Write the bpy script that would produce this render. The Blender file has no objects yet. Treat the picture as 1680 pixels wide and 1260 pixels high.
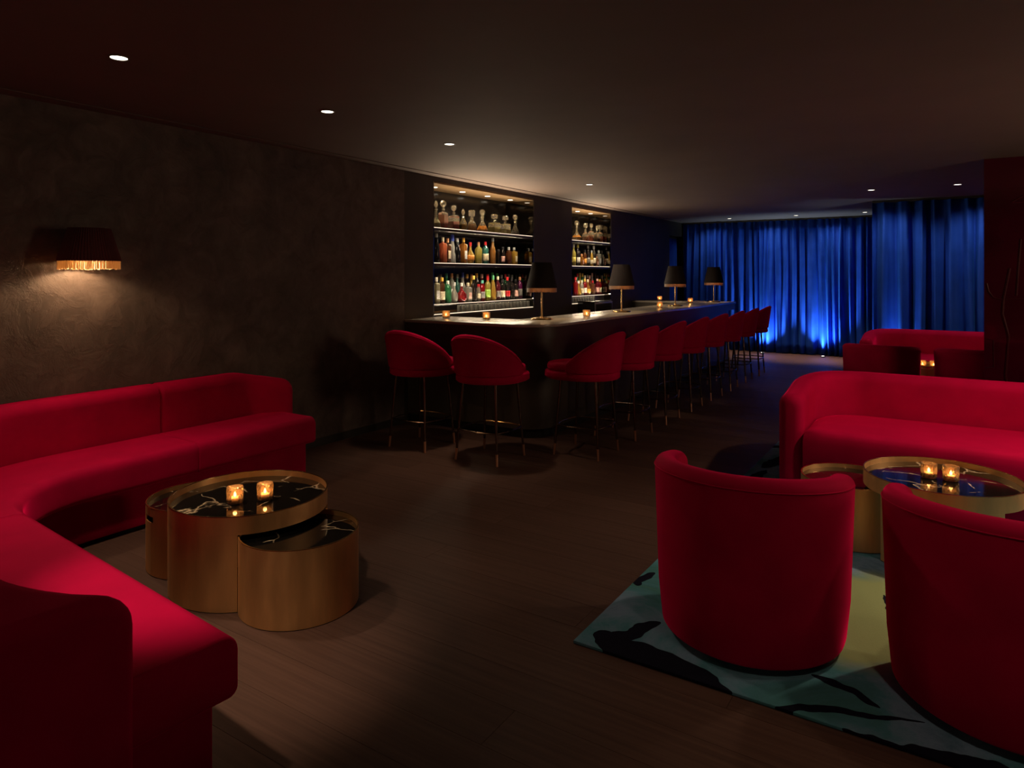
import bpy, bmesh, math, random
from math import pi, sin, cos, radians, atan2, hypot
random.seed(7)
sc = bpy.context.scene
COL = sc.collection

# ------------------------------------------------------------------ camera
CAM_H = 1.58
YAW = atan2(720, 1120)
cam_d = bpy.data.cameras.new('camera')
cam_d.sensor_width = 36.0
cam_d.lens = 24.0
cam_d.shift_y = -180.0 / 1680.0
cam_d.clip_start = 0.05
cam = bpy.data.objects.new('camera', cam_d)
COL.objects.link(cam)
cam.location = (0, 0, CAM_H)
cam.rotation_euler = (pi / 2, 0, YAW)
sc.camera = cam

# ------------------------------------------------------------------ world, view, exposure
world = bpy.data.worlds.new('world')
sc.world = world
world.use_nodes = True
world.node_tree.nodes['Background'].inputs[0].default_value = (0.0, 0.0, 0.0, 1)
world.node_tree.nodes['Background'].inputs[1].default_value = 0.0
sc.view_settings.view_transform = 'Standard'
sc.view_settings.look = 'None'
sc.view_settings.gamma = 1.0
sc.view_settings.use_curve_mapping = False
sc.view_settings.exposure = 1.0
sc.cycles.use_denoising = True
sc.cycles.max_bounces = 5
sc.cycles.diffuse_bounces = 3
sc.cycles.glossy_bounces = 3
sc.cycles.adaptive_threshold = 0.03
sc.cycles.adaptive_min_samples = 16
sc.cycles.transparent_max_bounces = 8
sc.cycles.sample_clamp_indirect = 3.0
sc.cycles.caustics_reflective = False
sc.cycles.caustics_refractive = False

WARM = (1.0, 0.73, 0.49)
AMBER = (1.0, 0.55, 0.22)
BLUE = (0.55, 0.80, 1.0)

def spot(name, loc, target, watts, color=WARM, size=80, blend=0.8, radius=0.07):
    d = bpy.data.lights.new(name, 'SPOT')
    d.energy = watts
    d.color = color
    d.spot_size = radians(size)
    d.spot_blend = blend
    d.shadow_soft_size = radius
    o = bpy.data.objects.new(name, d)
    COL.objects.link(o)
    o.location = loc
    from mathutils import Vector
    v = Vector(target) - Vector(loc)
    o.rotation_euler = v.to_track_quat('-Z', 'Y').to_euler()
    return o

def point(name, loc, watts, color=WARM, radius=0.02):
    d = bpy.data.lights.new(name, 'POINT')
    d.energy = watts
    d.color = color
    d.shadow_soft_size = radius
    o = bpy.data.objects.new(name, d)
    COL.objects.link(o)
    o.location = loc
    return o

CEIL = 2.69
WALL = -4.90
# the ceiling downlights the photograph shows: (x, y, watts, cone, label)
DOWN = [
    (-3.58, 1.85, 55, 84, 'recessed ceiling downlight nearest the camera, above the curved red banquette'),
    (-3.57, 3.23, 42, 58, 'recessed ceiling downlight between the banquette and the bar, second from left'),
    (-3.59, 4.60, 32, 62, 'recessed ceiling downlight in front of the wide bottle niche, third from left'),
    (-3.75, 7.60, 19, 80, 'recessed ceiling downlight over the middle of the bar counter'),
    (-3.70, 13.75, 110, 48, 'tiny ceiling downlight before the blue curtain, closest to the bar end'),
    (-2.45, 13.70, 150, 48, 'tiny ceiling downlight before the blue curtain, middle of its row'),
    (-1.29, 13.65, 150, 48, 'tiny ceiling downlight beside the corner where the curtain steps forward'),
    (-0.88, 10.10, 14, 80, 'ceiling downlight before the forward curtain, left one of that pair'),
    (0.07, 10.05, 14, 80, 'ceiling downlight before the forward curtain, right one near the red wall'),
]
AIM = {1: (-1.15, 3.35, 0.0)}          # the second one is tilted towards the middle of the room
for i, (x, y, w, cone, lab) in enumerate(DOWN):
    spot('downlight_lamp', (x, y, CEIL - 0.012), AIM.get(i, (x, y, 0)), w, WARM, cone, 0.9, 0.16 if i == 1 else 0.07)
# further downlights of the same ceiling, outside the picture
spot('downlight_lamp', (-2.25, 0.55, CEIL - 0.012), (-2.42, 1.72, 0.0), 130, WARM, 31, 0.9)
spot('downlight_lamp', (0.5, 1.60, CEIL - 0.012), (0.0, 2.6, 0), 18, WARM, 62, 0.9)
spot('downlight_lamp', (0.78, 4.70, CEIL - 0.012), (0.2, 4.9, 0), 100, WARM, 110, 0.9)
spot('downlight_lamp', (0.75, 3.30, CEIL - 0.012), (0.45, 3.5, 0), 18, WARM, 90, 0.9)
# added unseen fill lamps by the right wall and behind the camera, no fittings
for (x, y, w) in [(3.0, 5.6, 50), (-2.5, -2.4, 12)]:
    point('sconce_or_fill_light', (x, y, 1.80), w, (1.0, 0.72, 0.48), 0.5)
spot('downlight_lamp', (1.30, 10.30, CEIL - 0.012), (0.6, 10.8, 0), 26, WARM, 95, 0.9)

# ------------------------------------------------------------------ materials
def new_mat(name):
    m = bpy.data.materials.new(name)
    m.use_nodes = True
    nt = m.node_tree
    b = nt.nodes['Principled BSDF']
    return m, nt, b

def N(nt, kind, **kw):
    n = nt.nodes.new(kind)
    for k, v in kw.items():
        if k.startswith('in_'):
            key = k[3:].replace('_', ' ')
            n.inputs[key].default_value = v
        else:
            setattr(n, k, v)
    return n

def rgba(c): return (c[0], c[1], c[2], 1.0)

def ramp(nt, stops, interp='LINEAR'):
    r = nt.nodes.new('ShaderNodeValToRGB')
    cr = r.color_ramp
    cr.interpolation = interp
    while len(cr.elements) < len(stops):
        cr.elements.new(0.5)
    for e, (p, c) in zip(cr.elements, stops):
        e.position = p
        e.color = rgba(c)
    return r

def coords(nt, scale=(1, 1, 1), kind='Object', rot=(0, 0, 0), loc=(0, 0, 0)):
    tc = nt.nodes.new('ShaderNodeTexCoord')
    mp = nt.nodes.new('ShaderNodeMapping')
    mp.inputs['Scale'].default_value = scale
    mp.inputs['Rotation'].default_value = rot
    mp.inputs['Location'].default_value = loc
    nt.links.new(tc.outputs[kind], mp.inputs['Vector'])
    return mp

def simple(name, col, rough=0.5, metal=0.0, noise=0.0, nscale=8.0, bump=0.0, bscale=60.0, coat=0.0, spec=0.5):
    m, nt, b = new_mat(name)
    b.inputs['Base Color'].default_value = rgba(col)
    b.inputs['Roughness'].default_value = rough
    b.inputs['Metallic'].default_value = metal
    b.inputs['Coat Weight'].default_value = coat
    b.inputs['Specular IOR Level'].default_value = spec
    mp = coords(nt)
    nz = N(nt, 'ShaderNodeTexNoise', in_Scale=nscale, in_Detail=4.0)
    nt.links.new(mp.outputs[0], nz.inputs['Vector'])
    k = noise if noise else 0.08
    r = ramp(nt, [(0.3, tuple(c * (1 - k) for c in col)), (0.7, tuple(min(1, c * (1 + k)) for c in col))])
    nt.links.new(nz.outputs['Fac'], r.inputs[0])
    nt.links.new(r.outputs[0], b.inputs['Base Color'])
    if bump:
        n2 = N(nt, 'ShaderNodeTexNoise', in_Scale=bscale, in_Detail=3.0)
        nt.links.new(mp.outputs[0], n2.inputs['Vector'])
        bp = N(nt, 'ShaderNodeBump', in_Strength=bump, in_Distance=0.01)
        nt.links.new(n2.outputs['Fac'], bp.inputs['Height'])
        nt.links.new(bp.outputs[0], b.inputs['Normal'])
    return m

def velvet(name, col, sheen, sheen_w=1.0, rough=0.85):
    m, nt, b = new_mat(name)
    mp = coords(nt)
    nz = N(nt, 'ShaderNodeTexNoise', in_Scale=5.0, in_Detail=3.0)
    nt.links.new(mp.outputs[0], nz.inputs['Vector'])
    r = ramp(nt, [(0.3, tuple(c * 0.88 for c in col)), (0.7, tuple(c * 1.1 for c in col))])
    nt.links.new(nz.outputs['Fac'], r.inputs[0])
    nt.links.new(r.outputs[0], b.inputs['Base Color'])
    b.inputs['Roughness'].default_value = rough
    b.inputs['Specular IOR Level'].default_value = 0.08
    b.inputs['Sheen Weight'].default_value = sheen_w
    b.inputs['Sheen Roughness'].default_value = 0.35
    b.inputs['Sheen Tint'].default_value = rgba(sheen)
    n2 = N(nt, 'ShaderNodeTexNoise', in_Scale=420.0, in_Detail=2.0)
    nt.links.new(mp.outputs[0], n2.inputs['Vector'])
    bp = N(nt, 'ShaderNodeBump', in_Strength=0.12, in_Distance=0.002)
    nt.links.new(n2.outputs['Fac'], bp.inputs['Height'])
    nt.links.new(bp.outputs[0], b.inputs['Normal'])
    return m

def plaster(name):
    m, nt, b = new_mat(name)
    mp = coords(nt)
    n1 = N(nt, 'ShaderNodeTexNoise', in_Scale=1.6, in_Detail=8.0, in_Roughness=0.62, in_Distortion=1.2)
    n2 = N(nt, 'ShaderNodeTexNoise', in_Scale=6.0, in_Detail=8.0, in_Roughness=0.68, in_Distortion=0.9)
    for n in (n1, n2): nt.links.new(mp.outputs[0], n.inputs['Vector'])
    r1 = ramp(nt, [(0.30, (0.085, 0.063, 0.052)), (0.55, (0.130, 0.096, 0.080)), (0.75, (0.165, 0.122, 0.100))])
    nt.links.new(n1.outputs['Fac'], r1.inputs[0])
    r2 = ramp(nt, [(0.35, (0.72, 0.72, 0.72)), (0.65, (1.15, 1.15, 1.15))])
    nt.links.new(n2.outputs['Fac'], r2.inputs[0])
    mx = N(nt, 'ShaderNodeMix', data_type='RGBA', blend_type='MULTIPLY')
    mx.inputs['Factor'].default_value = 1.0
    nt.links.new(r1.outputs[0], mx.inputs['A'])
    nt.links.new(r2.outputs[0], mx.inputs['B'])
    nt.links.new(mx.outputs['Result'], b.inputs['Base Color'])
    b.inputs['Roughness'].default_value = 0.55
    b.inputs['Specular IOR Level'].default_value = 0.3
    r3 = ramp(nt, [(0.42, (0, 0, 0)), (0.5, (1, 1, 1)), (0.6, (0.3, 0.3, 0.3))])
    nt.links.new(n2.outputs['Fac'], r3.inputs[0])
    bp = N(nt, 'ShaderNodeBump', in_Strength=0.35, in_Distance=0.005)
    nt.links.new(r3.outputs[0], bp.inputs['Height'])
    nt.links.new(bp.outputs[0], b.inputs['Normal'])
    return m

def wood(name, c0, c1, rough=0.6):
    m, nt, b = new_mat(name)
    mp = coords(nt, (1.2, 14, 1))
    oi = nt.nodes.new('ShaderNodeObjectInfo')
    add = N(nt, 'ShaderNodeVectorMath', operation='ADD')
    cmb = nt.nodes.new('ShaderNodeCombineXYZ')
    ml = N(nt, 'ShaderNodeMath', operation='MULTIPLY')
    ml.inputs[1].default_value = 40.0
    nt.links.new(oi.outputs['Random'], ml.inputs[0])
    nt.links.new(ml.outputs[0], cmb.inputs[0])
    nt.links.new(mp.outputs[0], add.inputs[0])
    nt.links.new(cmb.outputs[0], add.inputs[1])
    n1 = N(nt, 'ShaderNodeTexNoise', in_Scale=3.0, in_Detail=7.0, in_Roughness=0.6, in_Distortion=0.6)
    nt.links.new(add.outputs[0], n1.inputs['Vector'])
    r = ramp(nt, [(0.3, c0), (0.7, c1)])
    nt.links.new(n1.outputs['Fac'], r.inputs[0])
    hs = N(nt, 'ShaderNodeHueSaturation')
    mr = N(nt, 'ShaderNodeMapRange')
    mr.inputs['To Min'].default_value = 0.85
    mr.inputs['To Max'].default_value = 1.12
    nt.links.new(oi.outputs['Random'], mr.inputs['Value'])
    nt.links.new(mr.outputs[0], hs.inputs['Value'])
    nt.links.new(r.outputs[0], hs.inputs['Color'])
    nt.links.new(hs.outputs[0], b.inputs['Base Color'])
    b.inputs['Roughness'].default_value = rough
    b.inputs['Specular IOR Level'].default_value = 0.15
    bp = N(nt, 'ShaderNodeBump', in_Strength=0.25, in_Distance=0.002)
    nt.links.new(n1.outputs['Fac'], bp.inputs['Height'])
    nt.links.new(bp.outputs[0], b.inputs['Normal'])
    return m

def marble(name):
    m, nt, b = new_mat(name)
    mp = coords(nt)
    nz = N(nt, 'ShaderNodeTexNoise', in_Scale=3.0, in_Detail=5.0)
    nt.links.new(mp.outputs[0], nz.inputs['Vector'])
    mx = N(nt, 'ShaderNodeMix', data_type='RGBA', blend_type='MIX')
    mx.inputs['Factor'].default_value = 0.22
    nt.links.new(mp.outputs[0], mx.inputs['A'])
    nt.links.new(nz.outputs['Color'], mx.inputs['B'])
    vo = N(nt, 'ShaderNodeTexVoronoi', feature='DISTANCE_TO_EDGE')
    vo.inputs['Scale'].default_value = 6.5
    nt.links.new(mx.outputs['Result'], vo.inputs['Vector'])
    r1 = ramp(nt, [(0.0, (1, 1, 1)), (0.012, (0.35, 0.35, 0.35)), (0.035, (0, 0, 0))])
    nt.links.new(vo.outputs['Distance'], r1.inputs[0])
    n2 = N(nt, 'ShaderNodeTexNoise', in_Scale=4.2, in_Detail=6.0)
    nt.links.new(mp.outputs[0], n2.inputs['Vector'])
    r2 = ramp(nt, [(0.46, (0, 0, 0)), (0.53, (1, 1, 1))])
    nt.links.new(n2.outputs['Fac'], r2.inputs[0])
    mu = N(nt, 'ShaderNodeMath', operation='MULTIPLY')
    nt.links.new(r1.outputs[0], mu.inputs[0])
    nt.links.new(r2.outputs[0], mu.inputs[1])
    mc = N(nt, 'ShaderNodeMix', data_type='RGBA')
    mc.inputs['A'].default_value = (0.006, 0.0055, 0.005, 1)
    mc.inputs['B'].default_value = (0.75, 0.58, 0.38, 1)
    nt.links.new(mu.outputs[0], mc.inputs['Factor'])
    nt.links.new(mc.outputs['Result'], b.inputs['Base Color'])
    b.inputs['Roughness'].default_value = 0.08
    b.inputs['Specular IOR Level'].default_value = 0.3
    return m

def brass(name, col, rough=0.34):
    m, nt, b = new_mat(name)
    mp = coords(nt, (3.5, 3.5, 0.8))
    nz = N(nt, 'ShaderNodeTexNoise', in_Scale=3.0, in_Detail=6.0, in_Roughness=0.6)
    nt.links.new(mp.outputs[0], nz.inputs['Vector'])
    r = ramp(nt, [(0.3, tuple(c * 0.88 for c in col)), (0.7, tuple(c * 1.1 for c in col))])
    nt.links.new(nz.outputs['Fac'], r.inputs[0])
    nt.links.new(r.outputs[0], b.inputs['Base Color'])
    b.inputs['Metallic'].default_value = 1.0
    rr = N(nt, 'ShaderNodeMapRange')
    rr.inputs['To Min'].default_value = rough * 0.8
    rr.inputs['To Max'].default_value = rough * 1.3
    nt.links.new(nz.outputs['Fac'], rr.inputs['Value'])
    nt.links.new(rr.outputs[0], b.inputs['Roughness'])
    return m

def emit(name, col, strength):
    m = bpy.data.materials.new(name)
    m.use_nodes = True
    nt = m.node_tree
    nt.nodes.remove(nt.nodes['Principled BSDF'])
    e = N(nt, 'ShaderNodeEmission')
    e.inputs[0].default_value = rgba(col)
    e.inputs[1].default_value = strength
    nt.links.new(e.outputs[0], nt.nodes['Material Output'].inputs['Surface'])
    return m

def glass(name, tint, body=0.25, body_col=None, rough=0.06, facets=0.0):
    """thin clear glass: lets light through, mirrors at the edges, a little body colour"""
    m = bpy.data.materials.new(name)
    m.use_nodes = True
    nt = m.node_tree
    nt.nodes.remove(nt.nodes['Principled BSDF'])
    tr = N(nt, 'ShaderNodeBsdfTransparent')
    tr.inputs[0].default_value = rgba(tint)
    gl = N(nt, 'ShaderNodeBsdfGlossy')
    gl.inputs['Roughness'].default_value = rough
    df = N(nt, 'ShaderNodeBsdfTranslucent')
    d2 = N(nt, 'ShaderNodeBsdfDiffuse')
    bc = body_col or tint
    df.inputs[0].default_value = rgba(bc)
    d2.inputs[0].default_value = rgba(bc)
    md = N(nt, 'ShaderNodeMixShader')
    md.inputs[0].default_value = 0.5
    nt.links.new(df.outputs[0], md.inputs[1])
    nt.links.new(d2.outputs[0], md.inputs[2])
    m1 = N(nt, 'ShaderNodeMixShader')
    m1.inputs[0].default_value = body
    nt.links.new(tr.outputs[0], m1.inputs[1])
    nt.links.new(md.outputs[0], m1.inputs[2])
    fr = N(nt, 'ShaderNodeFresnel')
    fr.inputs['IOR'].default_value = 1.6
    m2 = N(nt, 'ShaderNodeMixShader')
    nt.links.new(fr.outputs[0], m2.inputs[0])
    nt.links.new(m1.outputs[0], m2.inputs[1])
    nt.links.new(gl.outputs[0], m2.inputs[2])
    nt.links.new(m2.outputs[0], nt.nodes['Material Output'].inputs['Surface'])
    mp = coords(nt)
    vo = N(nt, 'ShaderNodeTexVoronoi')
    vo.inputs['Scale'].default_value = 70.0
    nt.links.new(mp.outputs[0], vo.inputs['Vector'])
    bp = N(nt, 'ShaderNodeBump', in_Strength=max(facets, 0.02), in_Distance=0.004)
    nt.links.new(vo.outputs['Distance'], bp.inputs['Height'])
    for s in (gl, df, d2):
        nt.links.new(bp.outputs[0], s.inputs['Normal'])
    nt.links.new(bp.outputs[0], fr.inputs['Normal'])
    return m

def rug_mat(name):
    m, nt, b = new_mat(name)
    mp = coords(nt)
    n1 = N(nt, 'ShaderNodeTexNoise', in_Scale=1.9, in_Detail=8.0, in_Roughness=0.62, in_Distortion=0.8)
    nt.links.new(mp.outputs[0], n1.inputs['Vector'])
    r0 = ramp(nt, [(0.30, (0.070, 0.150, 0.220)), (0.42, (0.170, 0.270, 0.400)), (0.52, (0.080, 0.230, 0.290)), (0.62, (0.060, 0.190, 0.200)), (0.75, (0.130, 0.240, 0.170))])
    nt.links.new(n1.outputs['Fac'], r0.inputs[0])
    mo = nt.nodes.new('ShaderNodeMapping'); mo.vector_type = 'TEXTURE'
    mo.inputs['Location'].default_value = (-0.10, 3.72, 0)
    mo.inputs['Rotation'].default_value = (0, 0, 0.5)
    mo.inputs['Scale'].default_value = (0.95, 0.60, 50)
    tco = nt.nodes.new('ShaderNodeTexCoord')
    wo = N(nt, 'ShaderNodeMix', data_type='RGBA', blend_type='ADD')
    wo.inputs['Factor'].default_value = 0.35
    no = N(nt, 'ShaderNodeTexNoise', in_Scale=3.0, in_Detail=3.0)
    nt.links.new(tco.outputs['Object'], no.inputs['Vector'])
    nt.links.new(tco.outputs['Object'], wo.inputs['A'])
    nt.links.new(no.outputs['Color'], wo.inputs['B'])
    nt.links.new(wo.outputs['Result'], mo.inputs['Vector'])
    go = N(nt, 'ShaderNodeTexGradient', gradient_type='SPHERICAL')
    nt.links.new(mo.outputs[0], go.inputs['Vector'])
    ro = ramp(nt, [(0.10, (0, 0, 0)), (0.32, (1, 1, 1))])
    nt.links.new(go.outputs['Fac'], ro.inputs[0])
    r = N(nt, 'ShaderNodeMix', data_type='RGBA')
    nt.links.new(ro.outputs[0], r.inputs['Factor'])
    nt.links.new(r0.outputs[0], r.inputs['A'])
    r.inputs['B'].default_value = (0.27, 0.32, 0.15, 1)
    # woven leaf shapes: long dark ellipses with a wavy outline
    nd = N(nt, 'ShaderNodeTexNoise', in_Scale=6.0, in_Detail=2.0)
    tc = nt.nodes.new('ShaderNodeTexCoord')
    nt.links.new(tc.outputs['Object'], nd.inputs['Vector'])
    wv = N(nt, 'ShaderNodeMix', data_type='RGBA', blend_type='ADD')
    wv.inputs['Factor'].default_value = 0.12
    nt.links.new(tc.outputs['Object'], wv.inputs['A'])
    nt.links.new(nd.outputs['Color'], wv.inputs['B'])
    leaves = [(-1.17, 2.80, 0.19, 0.045, 1.05), (-0.98, 2.62, 0.34, 0.11, -0.25), (-0.50, 2.62, 0.46, 0.022, 0.42),
              (-0.34, 2.86, 0.13, 0.024, -0.3), (-0.22, 3.60, 0.20, 0.026, 1.9), (-0.10, 3.12, 0.10, 0.040, 1.3),
              (-1.25, 6.55, 0.24, 0.05, 0.3), (-1.20, 6.05, 0.34, 0.07, 1.3), (-1.30, 5.3, 0.4, 0.05, 1.4),
              (-0.95, 4.6, 0.4, 0.06, 0.7), (-1.33, 3.32, 0.10, 0.03, 1.3), (0.10, 2.62, 0.5, 0.05, 0.15), (-1.18, 6.9, 0.3, 0.04, 0.1)]
    prev = None
    for (x, y, a, w, ang) in leaves:
        mpp = nt.nodes.new('ShaderNodeMapping')
        mpp.vector_type = 'TEXTURE'
        mpp.inputs['Location'].default_value = (x + 0.06, y + 0.06, 0)
        mpp.inputs['Rotation'].default_value = (0, 0, ang)
        mpp.inputs['Scale'].default_value = (a, w, 50)
        nt.links.new(wv.outputs['Result'], mpp.inputs['Vector'])
        g = N(nt, 'ShaderNodeTexGradient', gradient_type='SPHERICAL')
        nt.links.new(mpp.outputs[0], g.inputs['Vector'])
        gt = N(nt, 'ShaderNodeMath', operation='GREATER_THAN')
        gt.inputs[1].default_value = 0.02
        nt.links.new(g.outputs['Fac'], gt.inputs[0])
        if prev is None:
            prev = gt
        else:
            mxx = N(nt, 'ShaderNodeMath', operation='MAXIMUM')
            nt.links.new(prev.outputs[0], mxx.inputs[0])
            nt.links.new(gt.outputs[0], mxx.inputs[1])
            prev = mxx
    mc = N(nt, 'ShaderNodeMix', data_type='RGBA')
    nt.links.new(prev.outputs[0], mc.inputs['Factor'])
    nt.links.new(r.outputs['Result'], mc.inputs['A'])
    mc.inputs['B'].default_value = (0.008, 0.008, 0.018, 1)
    nt.links.new(mc.outputs['Result'], b.inputs['Base Color'])
    b.inputs['Roughness'].default_value = 0.95
    b.inputs['Specular IOR Level'].default_value = 0.05
    b.inputs['Sheen Weight'].default_value = 0.0
    n2 = N(nt, 'ShaderNodeTexNoise', in_Scale=260.0, in_Detail=2.0)
    nt.links.new(mp.outputs[0], n2.inputs['Vector'])
    bp = N(nt, 'ShaderNodeBump', in_Strength=0.5, in_Distance=0.004)
    nt.links.new(n2.outputs['Fac'], bp.inputs['Height'])
    nt.links.new(bp.outputs[0], b.inputs['Normal'])
    return m

MT = {}
MT['red'] = velvet('red_velvet', (0.45, 0.0005, 0.046), (1.0, 0.005, 0.12), 1.0)
MT['stool_red'] = velvet('stool_red_velvet', (0.45, 0.0005, 0.046), (1.0, 0.005, 0.12), 1.0)
MT['blue'] = velvet('blue_drape', (0.018, 0.078, 0.50), (0.06, 0.32, 1.0), 0.35, 0.45)
MT['plaster'] = plaster('dark_plaster')
MT['ceil'] = simple('ceiling_paint', (0.142, 0.100, 0.083), 0.8, noise=0.06, nscale=2.0)
MT['floor'] = wood('floor_board', (0.068, 0.035, 0.026), (0.100, 0.053, 0.040))
MT['sub'] = simple('subfloor', (0.02, 0.014, 0.01), 0.9)
MT['bar'] = simple('bar_front', (0.042, 0.029, 0.019), 0.5, noise=0.15, nscale=3.0)
MT['barwall'] = simple('bar_wall_paint', (0.042, 0.029, 0.020), 0.6, noise=0.12, nscale=2.5)
MT['stone'] = simple('counter_stone', (0.34, 0.30, 0.25), 0.22, noise=0.15, nscale=5.0)
MT['black'] = simple('black_lacquer', (0.012, 0.010, 0.009), 0.15)
MT['mirror'] = simple('smoked_mirror', (0.22, 0.20, 0.18), 0.03, metal=1.0, noise=0.02)
MT['nichewood'] = wood('niche_veneer', (0.16, 0.10, 0.05), (0.28, 0.18, 0.09))
MT['shelf'] = simple('shelf_dark', (0.05, 0.04, 0.035), 0.4)
MT['marble'] = marble('black_marble')
MT['brass'] = brass('aged_brass', (0.88, 0.55, 0.25), 0.50)
MT['gold'] = brass('polished_brass', (0.78, 0.50, 0.22), 0.22)
MT['bronze'] = brass('dark_bronze', (0.16, 0.11, 0.085), 0.25)
MT['copper'] = brass('copper_tip', (0.70, 0.38, 0.24), 0.35)
MT['rug'] = rug_mat('leaf_rug')
MT['rugedge'] = simple('rug_edge', (0.012, 0.016, 0.02), 0.9)
MT['shade'] = simple('shade_cloth', (0.016, 0.009, 0.008), 0.85, bump=0.2, bscale=200)
MT['sconce_shade'] = simple('maroon_shade_cloth', (0.14, 0.03, 0.03), 0.85, bump=0.2, bscale=200)
MT['fringe'] = glass('fringe_thread', (0.9, 0.7, 0.45), 0.9, (0.80, 0.52, 0.25), 0.5)
MT['fringe_dim'] = glass('bronze_fringe_thread', (0.6, 0.4, 0.25), 0.85, (0.34, 0.19, 0.10), 0.5)
MT['votive'] = glass('votive_glass', (1.0, 0.84, 0.62), 0.30, (1.0, 0.62, 0.34), 0.08, 0.3)
MT['clear'] = glass('clear_glass', (0.94, 0.95, 0.93), 0.32, (0.75, 0.74, 0.68), 0.05, 0.3)
MT['cut'] = glass('cut_glass', (0.98, 0.95, 0.88), 0.11, (1.0, 0.86, 0.58), 0.06, 0.9)
MT['wax'] = simple('wax', (0.85, 0.70, 0.48), 0.6)
MT['flame'] = emit('flame', (1.0, 0.66, 0.30), 9.0)
MT['bulb'] = emit('bulb', (1.0, 0.70, 0.40), 6.0)
MT['lens'] = emit('downlight_lens', (1.0, 0.90, 0.72), 2.0)
MT['led'] = emit('led_strip', (1.0, 0.78, 0.54), 0.7)
MT['uplens'] = emit('uplight_lens', (1.0, 0.95, 0.85), 4.0)
MT['trimdark'] = simple('trim_dark', (0.03, 0.025, 0.02), 0.5)
MT['trimring'] = simple('trim_ring', (0.12, 0.09, 0.07), 0.5)
MT['lacquer'] = simple('red_lacquer', (0.060, 0.002, 0.011), 0.12, noise=0.35, nscale=1.5, coat=0.5)
MT['lacline'] = simple('red_lacquer_line', (0.06, 0.004, 0.009), 0.2)
MT['steel'] = simple('steel', (0.32, 0.30, 0.28), 0.3, metal=1.0)
MT['felt'] = simple('plinth_black', (0.010, 0.008, 0.008), 0.9)

# ------------------------------------------------------------------ mesh helpers
class MB:
    def __init__(s):
        s.v = []; s.f = []
    def add(s, v, f):
        o = len(s.v)
        s.v += [tuple(p) for p in v]
        s.f += [tuple(i + o for i in q) for q in f]
        return s
    def box(s, x0, x1, y0, y1, z0, z1):
        v = [(x0, y0, z0), (x1, y0, z0), (x1, y1, z0), (x0, y1, z0), (x0, y0, z1), (x1, y0, z1), (x1, y1, z1), (x0, y1, z1)]
        f = [(3, 2, 1, 0), (4, 5, 6, 7), (0, 1, 5, 4), (1, 2, 6, 5), (2, 3, 7, 6), (3, 0, 4, 7)]
        return s.add(v, f)
    def lathe(s, prof, n=24, c=(0, 0), sx=1.0, sy=1.0, a0=0.0, a1=2 * pi):
        full = abs(a1 - a0 - 2 * pi) < 1e-6
        m = n if full else n + 1
        v = []; f = []
        for (r, z) in prof:
            for i in range(m):
                a = a0 + (a1 - a0) * i / n
                v.append((c[0] + r * cos(a) * sx, c[1] + r * sin(a) * sy, z))
        for j in range(len(prof) - 1):
            for i in range(n):
                k = (i + 1) % m
                f.append((j * m + i, j * m + k, (j + 1) * m + k, (j + 1) * m + i))
        if full and hypot(prof[0][0] - prof[-1][0], prof[0][1] - prof[-1][1]) > 1e-6:
            if prof[0][0] > 1e-5: f.append(tuple(reversed(range(m))))
            if prof[-1][0] > 1e-5: f.append(tuple(range((len(prof) - 1) * m, len(prof) * m)))
        return s.add(v, f)
    def tube(s, pts, r, n=8, r_end=None):
        from mathutils import Vector
        P = [Vector(p) for p in pts]
        v = []; f = []
        L = len(P)
        for k in range(L):
            t = (P[min(k + 1, L - 1)] - P[max(k - 1, 0)]).normalized()
            up = Vector((0, 0, 1)) if abs(t.z) < 0.9 else Vector((1, 0, 0))
            a = t.cross(up).normalized(); b = a.cross(t)
            rr = r if r_end is None else r + (r_end - r) * k / (L - 1)
            for i in range(n):
                q = 2 * pi * i / n
                v.append(tuple(P[k] + a * rr * cos(q) + b * rr * sin(q)))
        for k in range(L - 1):
            for i in range(n):
                j = (i + 1) % n
                f.append((k * n + i, k * n + j, (k + 1) * n + j, (k + 1) * n + i))
        f.append(tuple(reversed(range(n)))); f.append(tuple(range((L - 1) * n, L * n)))
        return s.add(v, f)
    def build(s, name, mat, parent=None, smooth=True, angle=40, bevel=0.0, bseg=2, label=None):
        me = bpy.data.meshes.new(name)
        me.from_pydata(s.v, [], s.f)
        bm = bmesh.new(); bm.from_mesh(me)
        bmesh.ops.remove_doubles(bm, verts=bm.verts, dist=1e-6)
        bmesh.ops.recalc_face_normals(bm, faces=bm.faces)
        if bevel:
            es = [e for e in bm.edges if len(e.link_faces) == 2 and e.calc_face_angle(0) > 0.6]
            bmesh.ops.bevel(bm, geom=es, offset=bevel, segments=bseg, profile=0.5, affect='EDGES', clamp_overlap=True)
        bm.to_mesh(me); bm.free()
        me.materials.append(MT[mat] if isinstance(mat, str) else mat)
        if smooth:
            me.polygons.foreach_set('use_smooth', [True] * len(me.polygons))
            me.set_sharp_from_angle(angle=radians(angle))
        o = bpy.data.objects.new(name, me)
        COL.objects.link(o)
        if parent: o.parent = parent
        if label: o['label'] = label
        return o

def tag(o, label=None, cat=None, group=None, kind=None):
    if label: o['label'] = label
    if cat: o['category'] = cat
    if group: o['group'] = group
    if kind: o['kind'] = kind
    return o

def thing(name, label, cat, loc=(0, 0, 0), rz=0.0, group=None):
    o = bpy.data.objects.new(name, None)
    o.empty_display_size = 0.1
    COL.objects.link(o)
    o.location = loc
    o.rotation_euler = (0, 0, rz)
    return tag(o, label, cat, group)

def copy_tree(root, loc, rz, label=None, group=None, scale=None):
    def cp(o, parent):
        c = o.copy()
        COL.objects.link(c)
        c.parent = parent
        for ch in list(o.children): cp(ch, c)
        return c
    r = cp(root, None)
    r.location = loc
    r.rotation_euler = (0, 0, rz)
    if scale: r.scale = scale
    if label: r['label'] = label
    if group: r['group'] = group
    return r

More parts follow.
